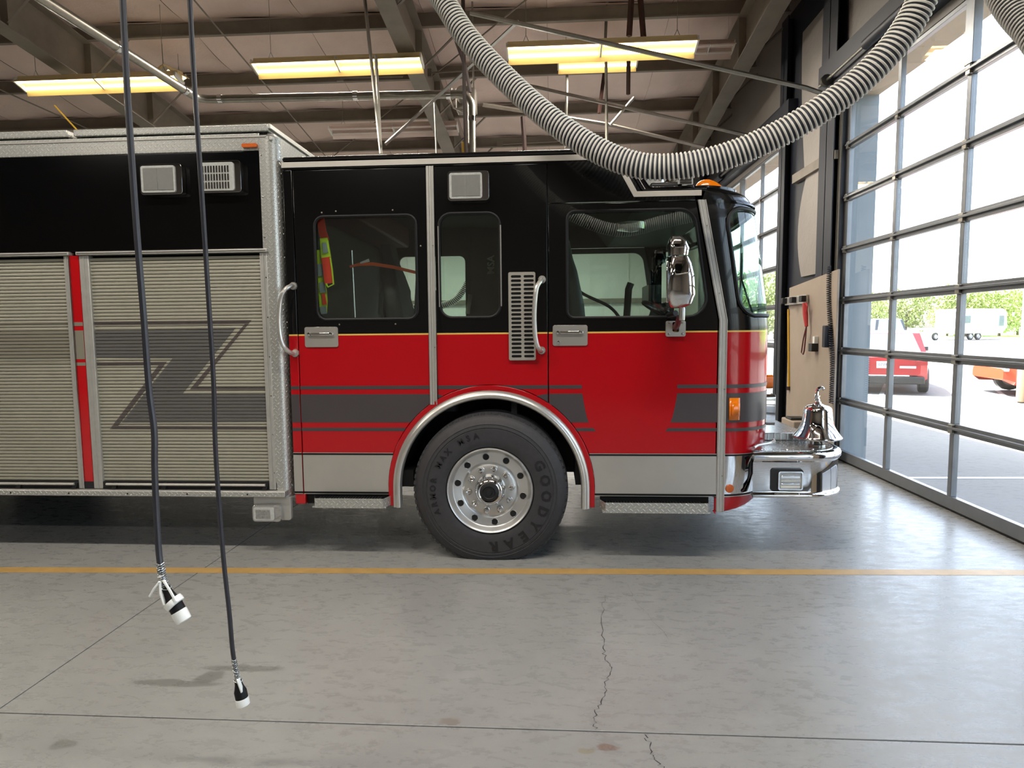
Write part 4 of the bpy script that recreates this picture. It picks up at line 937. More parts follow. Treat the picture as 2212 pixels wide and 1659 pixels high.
# stainless lower band and its black/bright mouldings
ZB0, ZB1 = .468, .735
def lower(parent, x0, x1, arcside=None):
    zq = [ZB0 + (ZB1 - ZB0) * k / 5 for k in range(6)]
    if arcside == 'r': P_ = [(x0, ZB0)] + [(ax_at(z)[0], z) for z in zq] + [(x0, ZB1)]
    elif arcside == 'l': P_ = [(x1, ZB0), (x1, ZB1)] + [(ax_at(z)[1], z) for z in reversed(zq)]
    else: P_ = [(x0, ZB0), (x1, ZB0), (x1, ZB1), (x0, ZB1)]
    MB().plate(P_, [], YS - .004, YS - .001).obj('kick_plate', 'steel', parent, smooth=False)
    a_, b_ = (x0, ax_at(.74)[0]) if arcside == 'r' else (ax_at(.74)[1], x1) if arcside == 'l' else (x0, x1)
    for z0, z1, mt in ((ZB1 + .001, ZB1 + .012, 'darkrub'), (ZB1 + .013, ZB1 + .017, 'steel'), (ZB0 - .013, ZB0 - .001, 'darkrub'), (ZB0 - .018, ZB0 - .014, 'steel')):
        if z0 < BZ - .01: z0, z1 = BZ - .001, BZ + .003
        MB().box(a_, b_, YS - .006, YS - .001, z0, z1).obj('moulding', mt, parent, smooth=False)
lower(near_crew, -1.798, 0, 'r'); lower(near_drv, 0, 1.122, 'l'); lower(tr, -1.869, -1.807)
band('kick_plate', ZB0, ZB1, -.06, .30, .003, 'chrome'); band('moulding', ZB1 + .001, ZB1 + .013, -.06, .30, .005, 'darkrub'); band('moulding', ZB1 + .013, ZB1 + .017, -.06, .3, .006, 'steel')
band('moulding', ZB0 - .013, ZB0 - .001, -.06, .30, .005, 'darkrub'); band('moulding', ZB0 - .018, ZB0 - .013, -.06, .3, .006, 'steel')
# vertical aluminium mouldings
def mould(pts, w_, name='door_moulding'):
    mb = MB()
    for k in range(len(pts) - 1):
        (xa, za), (xb, zb_) = pts[k], pts[k + 1]
        for a0, a1, d_ in ((0, 1, .008), (.08, .36, .014), (.40, .62, .012), (.9, 1, .016)):
            mb.add([(xa + w_ * a0, YS - d_, za), (xa + w_ * a1, YS - d_, za), (xb + w_ * a1, YS - d_, zb_), (xb + w_ * a0, YS - d_, zb_), (xa + w_ * a0, YS, za), (xa + w_ * a1, YS, za), (xb + w_ * a1, YS, zb_), (xb + w_ * a0, YS, zb_)],
                   [(0, 1, 2, 3), (0, 3, 7, 4), (1, 5, 6, 2), (0, 4, 5, 1), (3, 2, 6, 7)])
    o = mb.obj(name, 'alu', tr, smooth=False)
    return o
mo = mould([(-.866, 1.098), (-.862, 2.735)], .052); mo2 = mould([(1.124, .345), (1.124, 1.67), (.968, 2.47)], .052)
for (x, z) in ((-.822, 2.2), (-.822, 1.5), (-.822, 1.12), (1.16, .6), (1.165, 1.2), (1.12, 1.85), (1.03, 2.3)): MB().lathe([(0, -.003), (.005, -.002), (.005, 0)], (x, YS - .016, z), (0, 1, 0), 8).obj('rivet', 'dull', mo if x < 0 else mo2)
# gold leaf line pieces sit in the paint; door seams are real gaps. Rear lower block
MB().box(-1.868, -1.793, YS, YS + .05, .372, .45).obj('lower_block', 'red', tr, bevel=.006)
MB().box(-1.79, -1.72, YS + .03, YS + .5, .37, .46).obj('step_bracket', 'under', tr)

# vent grille
VX0, VX1, VZ0, VZ1 = T(1099, 683)[0], T(1157, 683)[0], T(1128, 778)[1], T(1128, 588)[1]
vh = []
for i in range(20):
    zc = VZ1 - .030 - i * (VZ1 - VZ0 - .058) / 19
    for c in (0, 1):
        xa = VX0 + .018 + c * .087; vh.append(rrect(xa, xa + .070, zc - .0088, zc + .0088, .0085, 3))
ven = MB().plate(rrect(VX0, VX1, VZ0, VZ1, .012), vh, YS - .018, YS - .012).obj('vent_grille', 'silver', tr, smooth=False)
ven.data.materials[0] = pm('vent_aluminium', (172, 168, 158), .4, .5, .04)
MB().box(VX0 + .006, VX1 - .006, YS - .012, YS - .004, VZ0 + .006, VZ1 - .006).obj('vent_backing', 'darkrub', ven, smooth=False)

# grab handles
def grab(pts, name='grab_handle'):
    P_ = smooth_path(pts, 6); h = MB().tube(P_, .016, 10).obj(name, 'steel', tr)
    for e in (P_[0], P_[-1]): MB().lathe([(0, -.012), (.026, -.010), (.028, .0), (.028, .012)], Vector((e.x, YS - .004, e.z)), (0, 1, 0), 12).obj('mounting_foot', 'steel', h)
def gp(x, y, d_): return on(x, y, 1, YS - d_)
grab([gp(634, 618, .0), gp(628, 618, .05), gp(614, 628, .095), gp(606, 650, .10), gp(603, 690, .10), gp(606, 728, .10), gp(614, 750, .095), gp(628, 762, .05), gp(638, 763, .0)])
grab([gp(1171, 604, .0), gp(1169, 606, .05), gp(1160, 620, .085), gp(1156, 645, .09), gp(1154, 685, .09), gp(1156, 725, .09), gp(1160, 745, .085), gp(1167, 757, .05), gp(1170, 757, .0)])
# door handles
def latch(parent, x0, y0, x1, y1, knob):
    (a0, b0), (a1, b1) = T(x0, y1), T(x1, y0); h = MB().plate(rrect(a0, a1, b0, b1, .014), [], YS - .008, YS).obj('door_handle', 'steel', parent, bevel=.002)
    zc = b1 - .35 * (b1 - b0)
    MB().plate(rrect(a0 + .02, a1 - .02, zc - .022, zc + .022, .01), [], YS - .011, YS - .008).obj('paddle_recess', 'plastic' if 0 else 'steel', h)
    MB().box(a0 + .05, a1 - .03, YS - .024, YS - .012, zc - .010, zc + .010).obj('paddle', 'chrome', h, bevel=.004)
    for x in (a0 + .035, a1 - .05): MB().lathe([(0, -.014), (.011, -.012), (.013, 0)], (x, YS - .012, zc), (0, 1, 0), 12).obj('pivot', 'chrome', h)
    if knob: MB().lathe([(0, -.014), (.009, -.012), (.012, 0)], (a0 + .04, YS - .008, b0 + .025), (0, 1, 0), 12).obj('lock', 'chrome', h)
latch(near_crew, 660, 706, 730, 750, False); latch(near_drv, 1194, 702, 1269, 747, True)
# scene lights
def scene_light(x0, y0, x1, y1, parent=tr, split=True, led=False, name='scene_light'):
    (a0, b0), (a1, b1) = T(x0, y1), T(x1, y0); w_ = a1 - a0
    h = MB().plate(rrect(a0, a1, b0, b1, .022), [], YS - .050, YS).obj(name, 'chrome', parent, bevel=.02, label='chrome rimmed clear scene light')
    MB().plate(rrect(a0 + .012, a1 - .045, b0 + .012, b1 - .012, .016), [], YS - .058, YS - .045).obj('lens', 'lens', h, bevel=.004)
    mb = MB()
    if led:
        for i in range(3):
            for j in range(10): mb.box(a0 + .03 + j * (w_ - .10) / 10, a0 + .03 + (j + .55) * (w_ - .10) / 10, YS - .062, YS - .057, b0 + .025 + i * (b1 - b0 - .05) / 3, b0 + .025 + (i + .8) * (b1 - b0 - .05) / 3)
        mb.obj('lens_ribs', 'chrome', h, smooth=False)
    else: mb.box(a0 + .03, (a0 + a1) / 2 - .02, YS - .061, YS - .058, b0 + .028, b1 - .028); mb.box((a0 + a1) / 2 - .016, a1 - .058, YS - .0615, YS - .058, b0 + .028, b1 - .028); mb.obj('lens_panel', 'white2', h, smooth=False)
scene_light(970, 372, 1057, 437); scene_light(314, 357, 400, 424); scene_light(440, 350, 526, 420, led=True)

# wheel arch: flare, bright trim, liner
def ringmb(r0, r1, y0, y1, legs, n=40):
    pts = [(AX - r1, legs), (AX - r1, AZ)] + arc(AX, AZ, r1, 180, 0, n)[1:] + [(AX + r1, legs), (AX + r0, legs), (AX + r0, AZ)] + arc(AX, AZ, r0, 0, 180, n)[1:] + [(AX - r0, legs)]
    return MB().plate(pts, [], y0, y1)
ringmb(.696, .732, YS - .010, YS + .02, .368).obj('fender_flare', 'paint', tr, bevel=.005, ang=50)
ow = []
def sweep_arch(r, prof, legs):
    path = [(AX - r, legs)] + arc(AX, AZ, r, 180, 0, 48) + [(AX + r, legs)]; rows = []
    for i, (x, z) in enumerate(path):
        d_ = Vector((x - AX, z - AZ)); d_ = Vector((math.copysign(1, d_.x), 0)) if z < AZ else d_.normalized()
        rows.append([(x + d_.x * a_, YS + b_, z + d_.y * a_) for a_, b_ in prof])
    return MB().grid(rows, closed=True)
sweep_arch(.668, [(-.030, .01), (-.030, -.022), (-.022, -.034), (-.008, -.040), (.004, -.034), (.012, -.026), (.026, -.024), (.030, -.014), (.030, .01)], .362).obj('arch_trim', 'steel', tr, ang=50)
path = [(AX - .655, .56)] + arc(AX, AZ, .655, 172, 8, 30) + [(AX + .655, .56)]
rows = [[(x, YS + .02 + d_, z) for (x, z) in path] for d_ in (0, .56)]
MB().grid(rows).obj('wheel_liner', 'under', tr); MB().plate([(AX - .66, .55)] + arc(AX, AZ, .66, 176, 4, 24) + [(AX + .66, .55)], [], YS + .57, YS + .58).obj('wheel_liner', 'under', tr)
MB().box(AX + .60, AX + .69, YS + .03, YS + .45, .52, .75).obj('mud_flap', 'darkrub', tr); MB().box(AX - .69, AX - .56, YS + .03, YS + .45, .50, .62).obj('mud_flap', 'darkrub', tr)

# front wheel
WZ = .497; Yw = 4.338
def wheel(cx, ys, sgn, full=True):
    ax = (0, sgn, 0); C_ = (cx, ys, WZ); R = .548; rf = (0, 0, 1)
    tp = [(.300, .035), (.312, .012), (.335, .004), (.36, .001), (.40, 0), (.438, 0), (.44, .003), (.446, .003), (.448, .0), (.462, .003), (.464, .006), (.470, .006), (.472, .004), (.488, .012), (.508, .020), (.524, .034), (.537, .055), (R, .08)]
    tp += [(R, .11), (R - .012, .112), (R - .012, .122), (R, .124), (R, .16), (R - .012, .162), (R - .012, .172), (R, .174), (R, .21), (R - .012, .212), (R - .012, .222), (R, .224), (R, .29), (.515, .34), (.45, .37), (.3, .36)]
    root = MB(); root.lathe(tp, C_, ax, 96, ref=rf)
    root.v = [(x, y, max(z, .001)) for x, y, z in root.v]
    t_ = root.obj('wheel', 'rubber', tr, ang=28, label='front wheel with polished rim and black tyre')
    mb = MB()
    for k in range(72):
        a_ = 2 * pi * k / 72; c, s = cos(a_), sin(a_)
        M = Matrix.Translation((cx, ys, WZ)) @ Matrix.Rotation(a_, 4, 'Y')
        if WZ - R * c > .03 or True: mb.box(-.014, .014, sgn * .045, sgn * .085, R - .028, R - .004 + .001, M=M)
    mb.v = [(x, y, max(z, .001)) for x, y, z in mb.v]
    o = mb.obj('shoulder_lugs', 'rubber', t_, smooth=False); o['kind'] = 'stuff'
    rp = [(.297, .05), (.304, .02), (.304, .012), (.298, .006), (.290, .010), (.286, .020), (.276, .030), (.270, .050), (.262, .056), (.205, .052), (.196, .060), (.186, .068), (.176, .066), (.165, .060), (.10, .060)]
    MB().lathe(rp, C_, ax, 72, ref=rf).obj('rim', M_ALU, t_, ang=50)
    for k in range(10):
        a_ = radians(-7 + 36 * k); c = Vector((cx + .234 * sin(a_), ys + sgn * .054, WZ + .234 * cos(a_)))
        MB().lathe([(0, -.001), (.0215, -.0015), (.0215, .003)], c, (0, sgn, 0), 18).obj('hand_hole', 'under', t_)
        MB().lathe([(.0215, -.001), (.0235, -.003), (.026, .0)], c, (0, sgn, 0), 18).obj('hole_rim', 'chrome', t_)
        a_ = radians(11 + 36 * k); c = Vector((cx + .153 * sin(a_), ys + sgn * .06, WZ + .153 * cos(a_)))
        MB().lathe([(0, -.050), (.008, -.049), (.017, -.040), (.0205, -.028), (.0205, 0)], c, (0, sgn, 0), 6).obj('lug_nut', 'chrome', t_, ang=20)
        MB().lathe([(.0205, -.004), (.024, -.002), (.024, .001)], c, (0, sgn, 0), 14).obj('washer', 'steel', t_)
    hub = MB().lathe([(.112, .062), (.112, .055), (.108, .030), (.098, -.002), (.086, -.022), (.072, -.030), (.067, -.028), (.067, -.01)], C_, ax, 40, ref=rf).obj('hub_cover', 'chrome', t_, ang=40)
    MB().lathe([(.068, -.024), (.060, -.036), (.045, -.040), (.040, -.034), (.022, -.034), (.018, -.042), (0, -.043)], C_, ax, 32, ref=rf).obj('hub_cap', 'plastic', t_, ang=30)
    for k in range(8):
        a_ = 2 * pi * k / 8 + .2; MB().lathe([(0, -.006), (.0045, -.004), (.0045, .002)], (cx + .096 * sin(a_), ys - sgn * .004 + sgn * .0, WZ + .096 * cos(a_)), ax, 8).obj('rivet', 'chrome', t_)
    if full:
        def arc_text(txt, r, a0, a1, size, mat, bold):
            for i, ch in enumerate(txt):
                if ch == ' ': continue
                a_ = radians(a0 + (a1 - a0) * i / (len(txt) - 1))         # clockwise from the top
                X = Vector((cos(a_), 0, -sin(a_))); Z = Vector((sin(a_), 0, cos(a_)))
                M = Matrix((X, Z, Vector((0, -1, 0)))).transposed().to_4x4(); M.translation = (cx + r * sin(a_), ys - .0005, WZ + r * cos(a_))
                text_mesh(ch, size, 'raised_letter', mat, .0022, t_, M, bold=bold)
        arc_text('GOODYEAR', .392, 62, 176, .096, 'rubber2', .003); arc_text('ARMOR MAX MSA', .398, -112, -13, .058, 'rubber2', .0012)
    return t_
M_ALU = pm('polished_rim', (208, 208, 206), .36, .85, .03, 4)
wheel(AX, Yw, 1)
wheel(AX, YF + .04, -1, False)
for x in (-5.6,):
    wheel(x, Yw, 1, False); wheel(x, YF + .04, -1, False)

# steps
def step(x0, x1, z0, z1, name='cab_step'):
    s = MB().plate([(x0 + .03, z0), (x1 - .03, z0), (x1 - .03, z1), (x0 + .03, z1)], [], YS - .10, YS - .094).obj(name, 'tread', tr)
    for (xa, xb) in ((x0 + .03, x0 - .005), (x1 - .03, x1 + .005)): MB().add([(xa, YS - .10, z0), (xa, YS - .10, z1), (xb, YS, z1), (xb, YS, z0)], [(0, 1, 2, 3)]).obj('step_side', 'tread', s, smooth=False)
    MB().box(x0 + .01, x1 - .01, YS - .095, YS + .02, z0 + .0, z0 + .01).obj('step_tray', 'tread', s)
    mb = MB()
    for k in range(int((x1 - x0 - .08) / .02)): mb.box(x0 + .04 + k * .02, x0 + .05 + k * .02, YS - .09, YS - .0, z0 + .05, z0 + .058)
    mb.obj('grating', 'plastic', s, smooth=False)
    MB().box(x0, x1, YS + .02, YS + .03, z0, .455).obj('riser', 'under', s)
a_, b_ = on(680, 1097, 1, YS - .1), on(836, 1078, 1, YS - .1); step(a_.x - .03, b_.x + .0, a_.z, b_.z + .0)
a_, b_ = on(1308, 1108, 1, YS - .1), on(1530, 1088, 1, YS - .1); step(a_.x - .03, b_.x + .03, a_.z, b_.z)

# mirror
mp = T(1437, 727), T(1480, 693)
br = MB().plate(rrect(mp[0][0], mp[1][0], mp[0][1], mp[1][1], .012), [fillet([((mp[0][0] + mp[1][0]) / 2 - .022, mp[0][1] + .03), ((mp[0][0] + mp[1][0]) / 2 + .022, mp[0][1] + .03), ((mp[0][0] + mp[1][0]) / 2 + .022, mp[1][1] - .006), ((mp[0][0] + mp[1][0]) / 2 - .022, mp[1][1] - .006)], .01, 3)], YS - .022, YS - .004)
wm = br.obj('wing_mirror', 'steel', tr, bevel=.004, label='chrome wing mirror on its bracket')
mcx = (mp[0][0] + mp[1][0]) / 2
for dx in (-.045, .045):
    for dz in (.018, .095): MB().lathe([(0, -.008), (.008, -.006), (.009, 0)], (mcx + dx, YS - .022, mp[0][1] + dz), (0, 1, 0), 8).obj('bolt', 'dull', wm)
arm0 = Vector((mcx, YS - .01, mp[0][1] + .06)); arm1 = on(1470, 690, 1, 4.22); arm2 = on(1468, 660, 1, 4.14)
MB().tube([arm0, arm0.lerp(arm1, .5), arm1 + Vector((-.01, 0, .01))], [.024, .02, .017], 8).obj('arm', 'maroon', wm)
p1_, p2_ = on(1473, 692, 1, 4.16), on(1473, 652, 1, 4.14)
MB().lathe([(0, 0), (.018, .0), (.02, .01), (.02, .075), (.0165, .08), (.0165, .13), (0, .13)], p1_, (0, 0, 1), 16).obj('post', 'steel', wm)
def shell(name, secs, mat, parent):
    """loft of rounded rectangles: (z, xc, yc, hx, hy, r)"""
    rows = [[(xc + a_, yc + b_, z) for a_, b_ in rrect(-hx, hx, -hy, hy, r, 5)] for (z, xc, yc, hx, hy, r) in secs]
    mb = MB(); mb.grid(rows, closed=True); N = len(rows[0]); mb.add(rows[0], [tuple(range(N))]); mb.add(rows[-1], [tuple(range(N))]); return mb.obj(name, mat, parent, ang=42)
c0 = on(1466, 665, 1, 4.12); c1 = on(1466, 556, 1, 4.12); c2 = on(1463, 513, 1, 4.12); hz = c1.z - c0.z
ym = 4.12
shell('mirror_housing', [(c0.z, c0.x - .018, ym, .040, .07, .03), (c0.z + .02, c0.x - .004, ym, .068, .10, .035), (c0.z + hz * .25, c0.x, ym, .086, .115, .04), (c0.z + hz * .6, c0.x - .001, ym, .080, .115, .04), (c0.z + hz * .85, c0.x - .006, ym, .070, .105, .04), (c1.z, c0.x - .010, ym, .055, .085, .035)], 'chrome', wm)
shell('convex_housing', [(c1.z + .006, c1.x - .010, ym, .058, .085, .035), (c1.z + .05, c1.x - .008, ym, .062, .09, .035), (c1.z + (c2.z - c1.z) * .8, c1.x - .016, ym, .050, .08, .03), (c2.z, c1.x - .02, ym, .032, .06, .025)], 'chrome', wm)
MB().box(c0.x - .094, c0.x - .080, ym - .09, ym + .09, c0.z + .03, c1.z - .03).obj('mirror_glass', 'chrome', wm, bevel=.004)
MB().tube([(mcx - .05, YS - .03, mp[1][1] + .04), (mcx - .02, YS - .12, mp[1][1] + .05)], .02, 8).obj('pivot_block', 'plastic', wm)

# marker lights on the corner
def corner_pt(px_, py_, off):
    best = None
    for k in range(200):
        s = -.08 + k * .004; z_ = None
        p_ = surf(s, 1.0, off); q_ = on(px_, py_, 1, p_.y)
        d_ = abs(q_.x - surf(s, q_.z, off).x)
        if best is None or d_ < best[0]: best = (d_, s, q_.z)
    return best[1], best[2]
s0, z0_ = corner_pt(1574, 907, .0); s1_, z1_ = corner_pt(1596, 859, .0)
mk = band('side_marker', z0_, z1_, s0, s1_, .012, 'amber', k=6); so_ = mk.modifiers.new('solid', 'SOLIDIFY'); so_.thickness = .014; so_.offset = 0; mk['label'] = 'amber side marker lamp'
bm = band('lens_block', z0_ + .03, z1_ - .035, s0 + .012, s1_ - .006, .026, 'amber', k=4); so_ = bm.modifiers.new('solid', 'SOLIDIFY'); so_.thickness = .016; so_.offset = 0
s0, z0_ = corner_pt(1576, 1055, .0); c = surf(s0, z0_, .006)
a_ = (surf(s0 + .01, z0_) - surf(s0 - .01, z0_)).normalized(); nrm = Vector((a_.y, -a_.x, 0))
MB().lathe([(0, 0), (.029, 0), (.030, .004), (.027, .007), (0, .009)], surf(s0, z0_, .002), nrm, 20).obj('round_reflector', 'amber2', tr, label='round orange reflector')
# headlight bezels, chrome, on the front face
for s_, q in ((QL + .22, 1), (TOT - QL - .22, -1)):
    c = surf(s_, 1.0); MB().plate(rrect(c.y - .26, c.y + .26, .90, 1.13, .03), [], c.x - .02, c.x + .055, fn=yz).obj('headlight_bezel', 'chrome', tr, bevel=.015)
    for dy in (-.12, .12): MB().lathe([(0, .062), (.07, .058), (.085, .05), (.085, .0)], (c.x, c.y + dy, 1.015), (1, 0, 0), 20).obj('headlight', 'lens', tr)
    MB().plate(rrect(c.y - .24, c.y + .24, 1.17, 1.27, .02), [], c.x - .02, c.x + .04, fn=yz).obj('turn_signal', 'amber', tr, bevel=.01)
MB().plate(rrect(5.1, 6.24, .85, 1.5, .04), [], 1.58, 1.62, fn=yz).obj('grille', 'chrome', tr, bevel=.01)
for k in range(9): MB().box(1.62, 1.635, 5.15, 6.19, .90 + .062 * k, .93 + .062 * k).obj('grille_bar', 'darkrub', tr)

# roof lamps
a_ = on(1533, 403, 1, 4.62)
mb = MB(); rows = []
for k in range(9):
    f = k / 8; x = -.115 + .23 * f; h = .085 * (sin(pi * f ** .75)) ** .8 + .002; wd = .035 * sin(pi * f) ** .5 + .004
    rows.append([(a_.x + x, 4.62 + wd * cos(t), 2.563 + h * sin(t)) for t in [pi * j / 8 for j in range(9)]])
MB().grid(rows).obj('clearance_lamp', 'amber', tr, ang=60, label='teardrop amber roof lamp')
for k in range(1, 5): dq = .47 * k; MB().grid([[(x, y + dq, z) for (x, y, z) in r] for r in rows]).obj('clearance_lamp', 'amber', tr, ang=60)
c = on(1435, 398, 1, 4.75); lb = MB().box(c.x - .12, c.x + .12, 4.62, 6.72, 2.567, 2.64).obj('light_bar', 'plastic', tr, bevel=.02, label='low light bar on the front roof')
e = on(1476, 388, 1, 4.70)
MB().plate(fillet([(e.x - .055, 2.60), (e.x + .02, 2.575), (e.x + .052, 2.62), (e.x + .05, 2.70), (e.x - .05, 2.70)], .01, 3), [], 4.62, 4.80).obj('clear_end_lens', 'lens', lb, bevel=.006)
for k in range(4): MB().box(e.x - .04, e.x + .04, 4.612, 4.62, 2.625 + .018 * k, 2.634 + .018 * k).obj('lens_rib', 'chrome', lb)
MB().box(c.x - .2, c.x + .02, 4.85, 6.5, 2.64, 2.76).obj('light_bar_dome', 'lens', lb, bevel=.03)

# bumper and deck
BX, BR, BY = 2.045, .30, YS + .002
BQ = BR * pi / 2; BSIDE = BX - BR - 1.372; BF = (YF - BY) - 2 * BR
def bsurf(s, z, off):
    if s < BSIDE: return Vector((1.372 + s, BY - off, z))
    s -= BSIDE
    if s < BQ: a_ = s / BR; return Vector((BX - BR + (BR + off) * sin(a_), BY + BR - (BR + off) * cos(a_), z))
    s -= BQ
    if s < BF: return Vector((BX + off, BY + BR + s, z))
    s -= BF
    if s < BQ: a_ = pi / 2 - s / BR; return Vector((BX - BR + (BR + off) * sin(a_), YF - BR + (BR + off) * cos(a_), z))
    s -= BQ; return Vector((BX - BR - s, YF + off, z))
BT = 2 * BSIDE + 2 * BQ + BF
bs = [BSIDE * k / 4 for k in range(5)] + [BSIDE + BQ * k / 20 for k in range(1, 21)] + [BSIDE + BQ + BF * k / 8 for k in range(1, 9)] + [BSIDE + BQ + BF + BQ * k / 12 for k in range(1, 13)] + [BT]
bprof = [(.468, -.05), (.450, -.012), (.447, .004), (.452, .014), (.462, .018), (.473, .012), (.478, .0), (.49, -.002), (.60, -.002), (.690, -.002), (.697, .002), (.702, .010), (.716, .017), (.738, .018), (.752, .012), (.760, 0), (.764, -.02), (.762, -.05)]
bum = MB().grid([[bsurf(s, z, o_) for s in bs] for z, o_ in bprof]).obj('front_bumper', 'chrome', tr, ang=60, label='polished wrap-round front bumper')
dk = [(1.38, BY + .02)] + [tuple(bsurf(s, 0, -.04).xy) for s in bs if s < BSIDE + BQ + .01] + [(BX - .04, YF - BR)] + [tuple(bsurf(s, 0, -.04).xy) for s in bs if s > BSIDE + BQ + BF] + [(1.38, YF - .02)]
xy = lambda a, b, d: (a, b, d)
deck = MB().plate(dk, [], .745, .768, fn=xy).obj('bumper_deck', 'treadtop', tr, smooth=False, label='tread plate deck behind the bumper')
MB().plate([(1.50, 4.86), (1.90, 4.86), (1.90, 6.5), (1.50, 6.5)], [], .768, .825, fn=xy).obj('hose_tray_cover', 'treadtop', tr, bevel=.006)
MB().box(1.48, 1.96, 4.88, 4.9, .768, .80).obj('deck_edge', 'alu', tr)
MB().tube([(1.385, BY + .03, .79), (1.42, BY + .06, .80), (1.50, BY + .08, .81), (1.56, BY + .14, .815), (1.585, BY + .24, .81)], .010, 6).obj('deck_seal', 'steel', tr)
for (x, y) in ((1.45, BY + .07), (1.62, BY + .07), (1.8, BY + .08), (1.93, BY + .22), (1.98, BY + .4)): MB().lathe([(0, .006), (.006, .005), (.008, 0)], (x, y, .768), n=8).obj('bolt', 'chrome', deck)
MB().box(1.45, 1.60, BY - .019, BY - .012, .722, .732).obj('badge_strip', 'alu', bum)
# bumper warning light
(a0, b0), (a1, b1) = T(1664, 1061), T(1735, 1013)
fl_ = MB().plate(rrect(a0, a1, b0, b1, .022), [], BY - .010, BY + .01).obj('bumper_light', 'plastic', tr, bevel=.004, label='rectangular warning light in the bumper side')
MB().plate(rrect(a0 + .045, a1 - .006, b0 + .012, b1 - .014, .014), [rrect(a0 + .054, a1 - .014, b0 + .020, b1 - .022, .01)], BY - .024, BY - .008).obj('bezel', 'chrome', fl_, bevel=.002)
MB().plate(rrect(a0 + .054, a1 - .014, b0 + .020, b1 - .022, .01), [], BY - .014, BY - .008).obj('lens', 'lens', fl_)
for k, (zz0, zz1) in enumerate(((.024, .042), (.048, .060), (.066, .086), (.092, .112))): MB().box(a0 + .064, a1 - .024, BY - .019, BY - .013, b0 + zz0, b0 + zz1).obj('reflector_bar', ['white', 'chrome', 'lens', 'chrome'][k], fl_, bevel=.002)
# bell
bp = on(1765, 962, 2, .77); bx_, by_ = bp.x, max(bp.y, BY + .17)
bx_ = on(1765, 940, 1, by_).x
bell = MB().lathe([(.0, .0), (.055, 0), (.055, .012), (.03, .016), (.022, .03), (.022, .065), (0, .065)], (bx_, by_, .768), n=24).obj('bell_stand', 'steel', tr, label='stand of the chrome bell')
for dx in (-.035, .035): MB().box(bx_ + dx - .008, bx_ + dx + .008, by_ - .02, by_ + .02, .775, .84).obj('bell_post', 'steel', bell, bevel=.003)
BP = [(.150, 0), (.163, .004), (.165, .012), (.158, .022), (.140, .045), (.120, .075), (.107, .105), (.100, .14), (.097, .175), (.095, .205), (.088, .222), (.07, .234), (.04, .243), (.022, .25), (.02, .262), (.0, .27)]
MB().lathe(BP + [], (bx_, by_, .822), n=48).obj('bell_dome', 'chrome', bell, ang=60, label='chrome bell')
MB().lathe([(.15, 0), (.135, .03), (.1, .08), (.09, .2), (0, .22)], (bx_, by_, .824), n=32).obj('bell_inside', 'dull', bell)
hp_ = [Vector((bx_ + a_, by_, 1.082 + b_)) for a_, b_ in ((0, 0), (-.006, .03), (-.012, .06), (-.004, .088), (.012, .104), (.03, .100), (.038, .088))]
MB().tube(smooth_path(hp_, 4), [.016 - .0003 * k for k in range(25)], 8).obj('bell_finial', 'chrome', bell)
for b_ in (.02, .045): MB().lathe([(.0, -.006), (.02, -.003), (.02, .003), (0, .006)], (bx_ - .008, by_, 1.082 + b_), n=12).obj('finial_collar', 'chrome', bell)

# cab interior
def seat(x, y, parent=tr, name='seat'):
    s = shell(name, [(1.0, x, y, .22, .22, .05), (1.42, x, y, .24, .24, .06), (1.5, x, y, .24, .24, .06)], 'seat', parent)
    rows = [(1.48, x - .22, y, .06, .23, .04), (1.8, x - .26, y, .07, .24, .05), (2.05, x - .30, y, .06, .2, .05), (2.15, x - .32, y, .05, .13, .04), (2.28, x - .34, y, .045, .12, .04)]
    shell('backrest', rows, 'seat', s); return s
seat(.42, 4.95); seat(.42, 6.4); seat(-.95, 6.3, name='crew_seat'); seat(-.95, 5.0, name='crew_seat')
shell('engine_cover', [(1.0, -.1, 5.67, .7, .42, .1), (1.6, -.15, 5.67, .62, .38, .1), (1.72, -.15, 5.67, .5, .3, .1)], 'interior', tr)
dash = MB().plate(fillet([(1.0, 1.0), (1.48, 1.0), (1.50, 1.62), (1.30, 1.74), (1.05, 1.70), (.98, 1.5)], .04, 4), [], YS + .36, YF - .36).obj('dashboard', 'seat', tr, bevel=.02)
sw_ = Matrix.Translation((.88, 4.98, 1.72)) @ Matrix.Rotation(radians(28), 4, 'Y')
MB().tube([sw_ @ Vector((.0 + .21 * cos(t), .21 * sin(t), 0)) for t in [2 * pi * k / 32 for k in range(32)]], .015, 8, closed=True).obj('steering_wheel', 'darkrub', tr)
MB().tube([sw_ @ Vector((0, 0, 0)), sw_ @ Vector((0, 0, -.35))], .03, 8).obj('steering_column', 'darkrub', tr)
for k in range(3): MB().tube([sw_ @ Vector((0, 0, -.02)), sw_ @ Vector((.2 * cos(k * 2.09), .2 * sin(k * 2.09), 0))], .012, 6).obj('wheel_spoke', 'darkrub', tr)
MB().tube([(.62, 5.5, 1.6), (.64, 5.5, 1.95), (.66, 5.5, 2.0)], .03, 8).obj('console_post', 'interior', tr)
MB().box(.78, 1.02, 5.3, 5.7, 1.82, 1.98).obj('console_screen', 'plastic', tr, bevel=.01)
MB().tube(smooth_path([(.12, 4.9, 2.05), (.20, 4.85, 1.9), (.42, 4.8, 1.78), (.52, 4.8, 1.66)], 6), .012, 6).obj('microphone_cord', 'darkrub', tr)
M_['lockerred'] = pm('dull_red_locker', (70, 22, 18), .6, 0, .3, 9)
MB().box(-1.83, -1.5, 4.7, 6.7, 2.48, 2.68).obj('overhead_locker', 'lockerred', tr, bevel=.02)
for x in (-1.42, -1.12):
    MB().tube([(x, 5.2, 1.75), (x + .02, 5.2, 2.02)], .02, 6).obj('air_pack_strap', 'refl', tr)
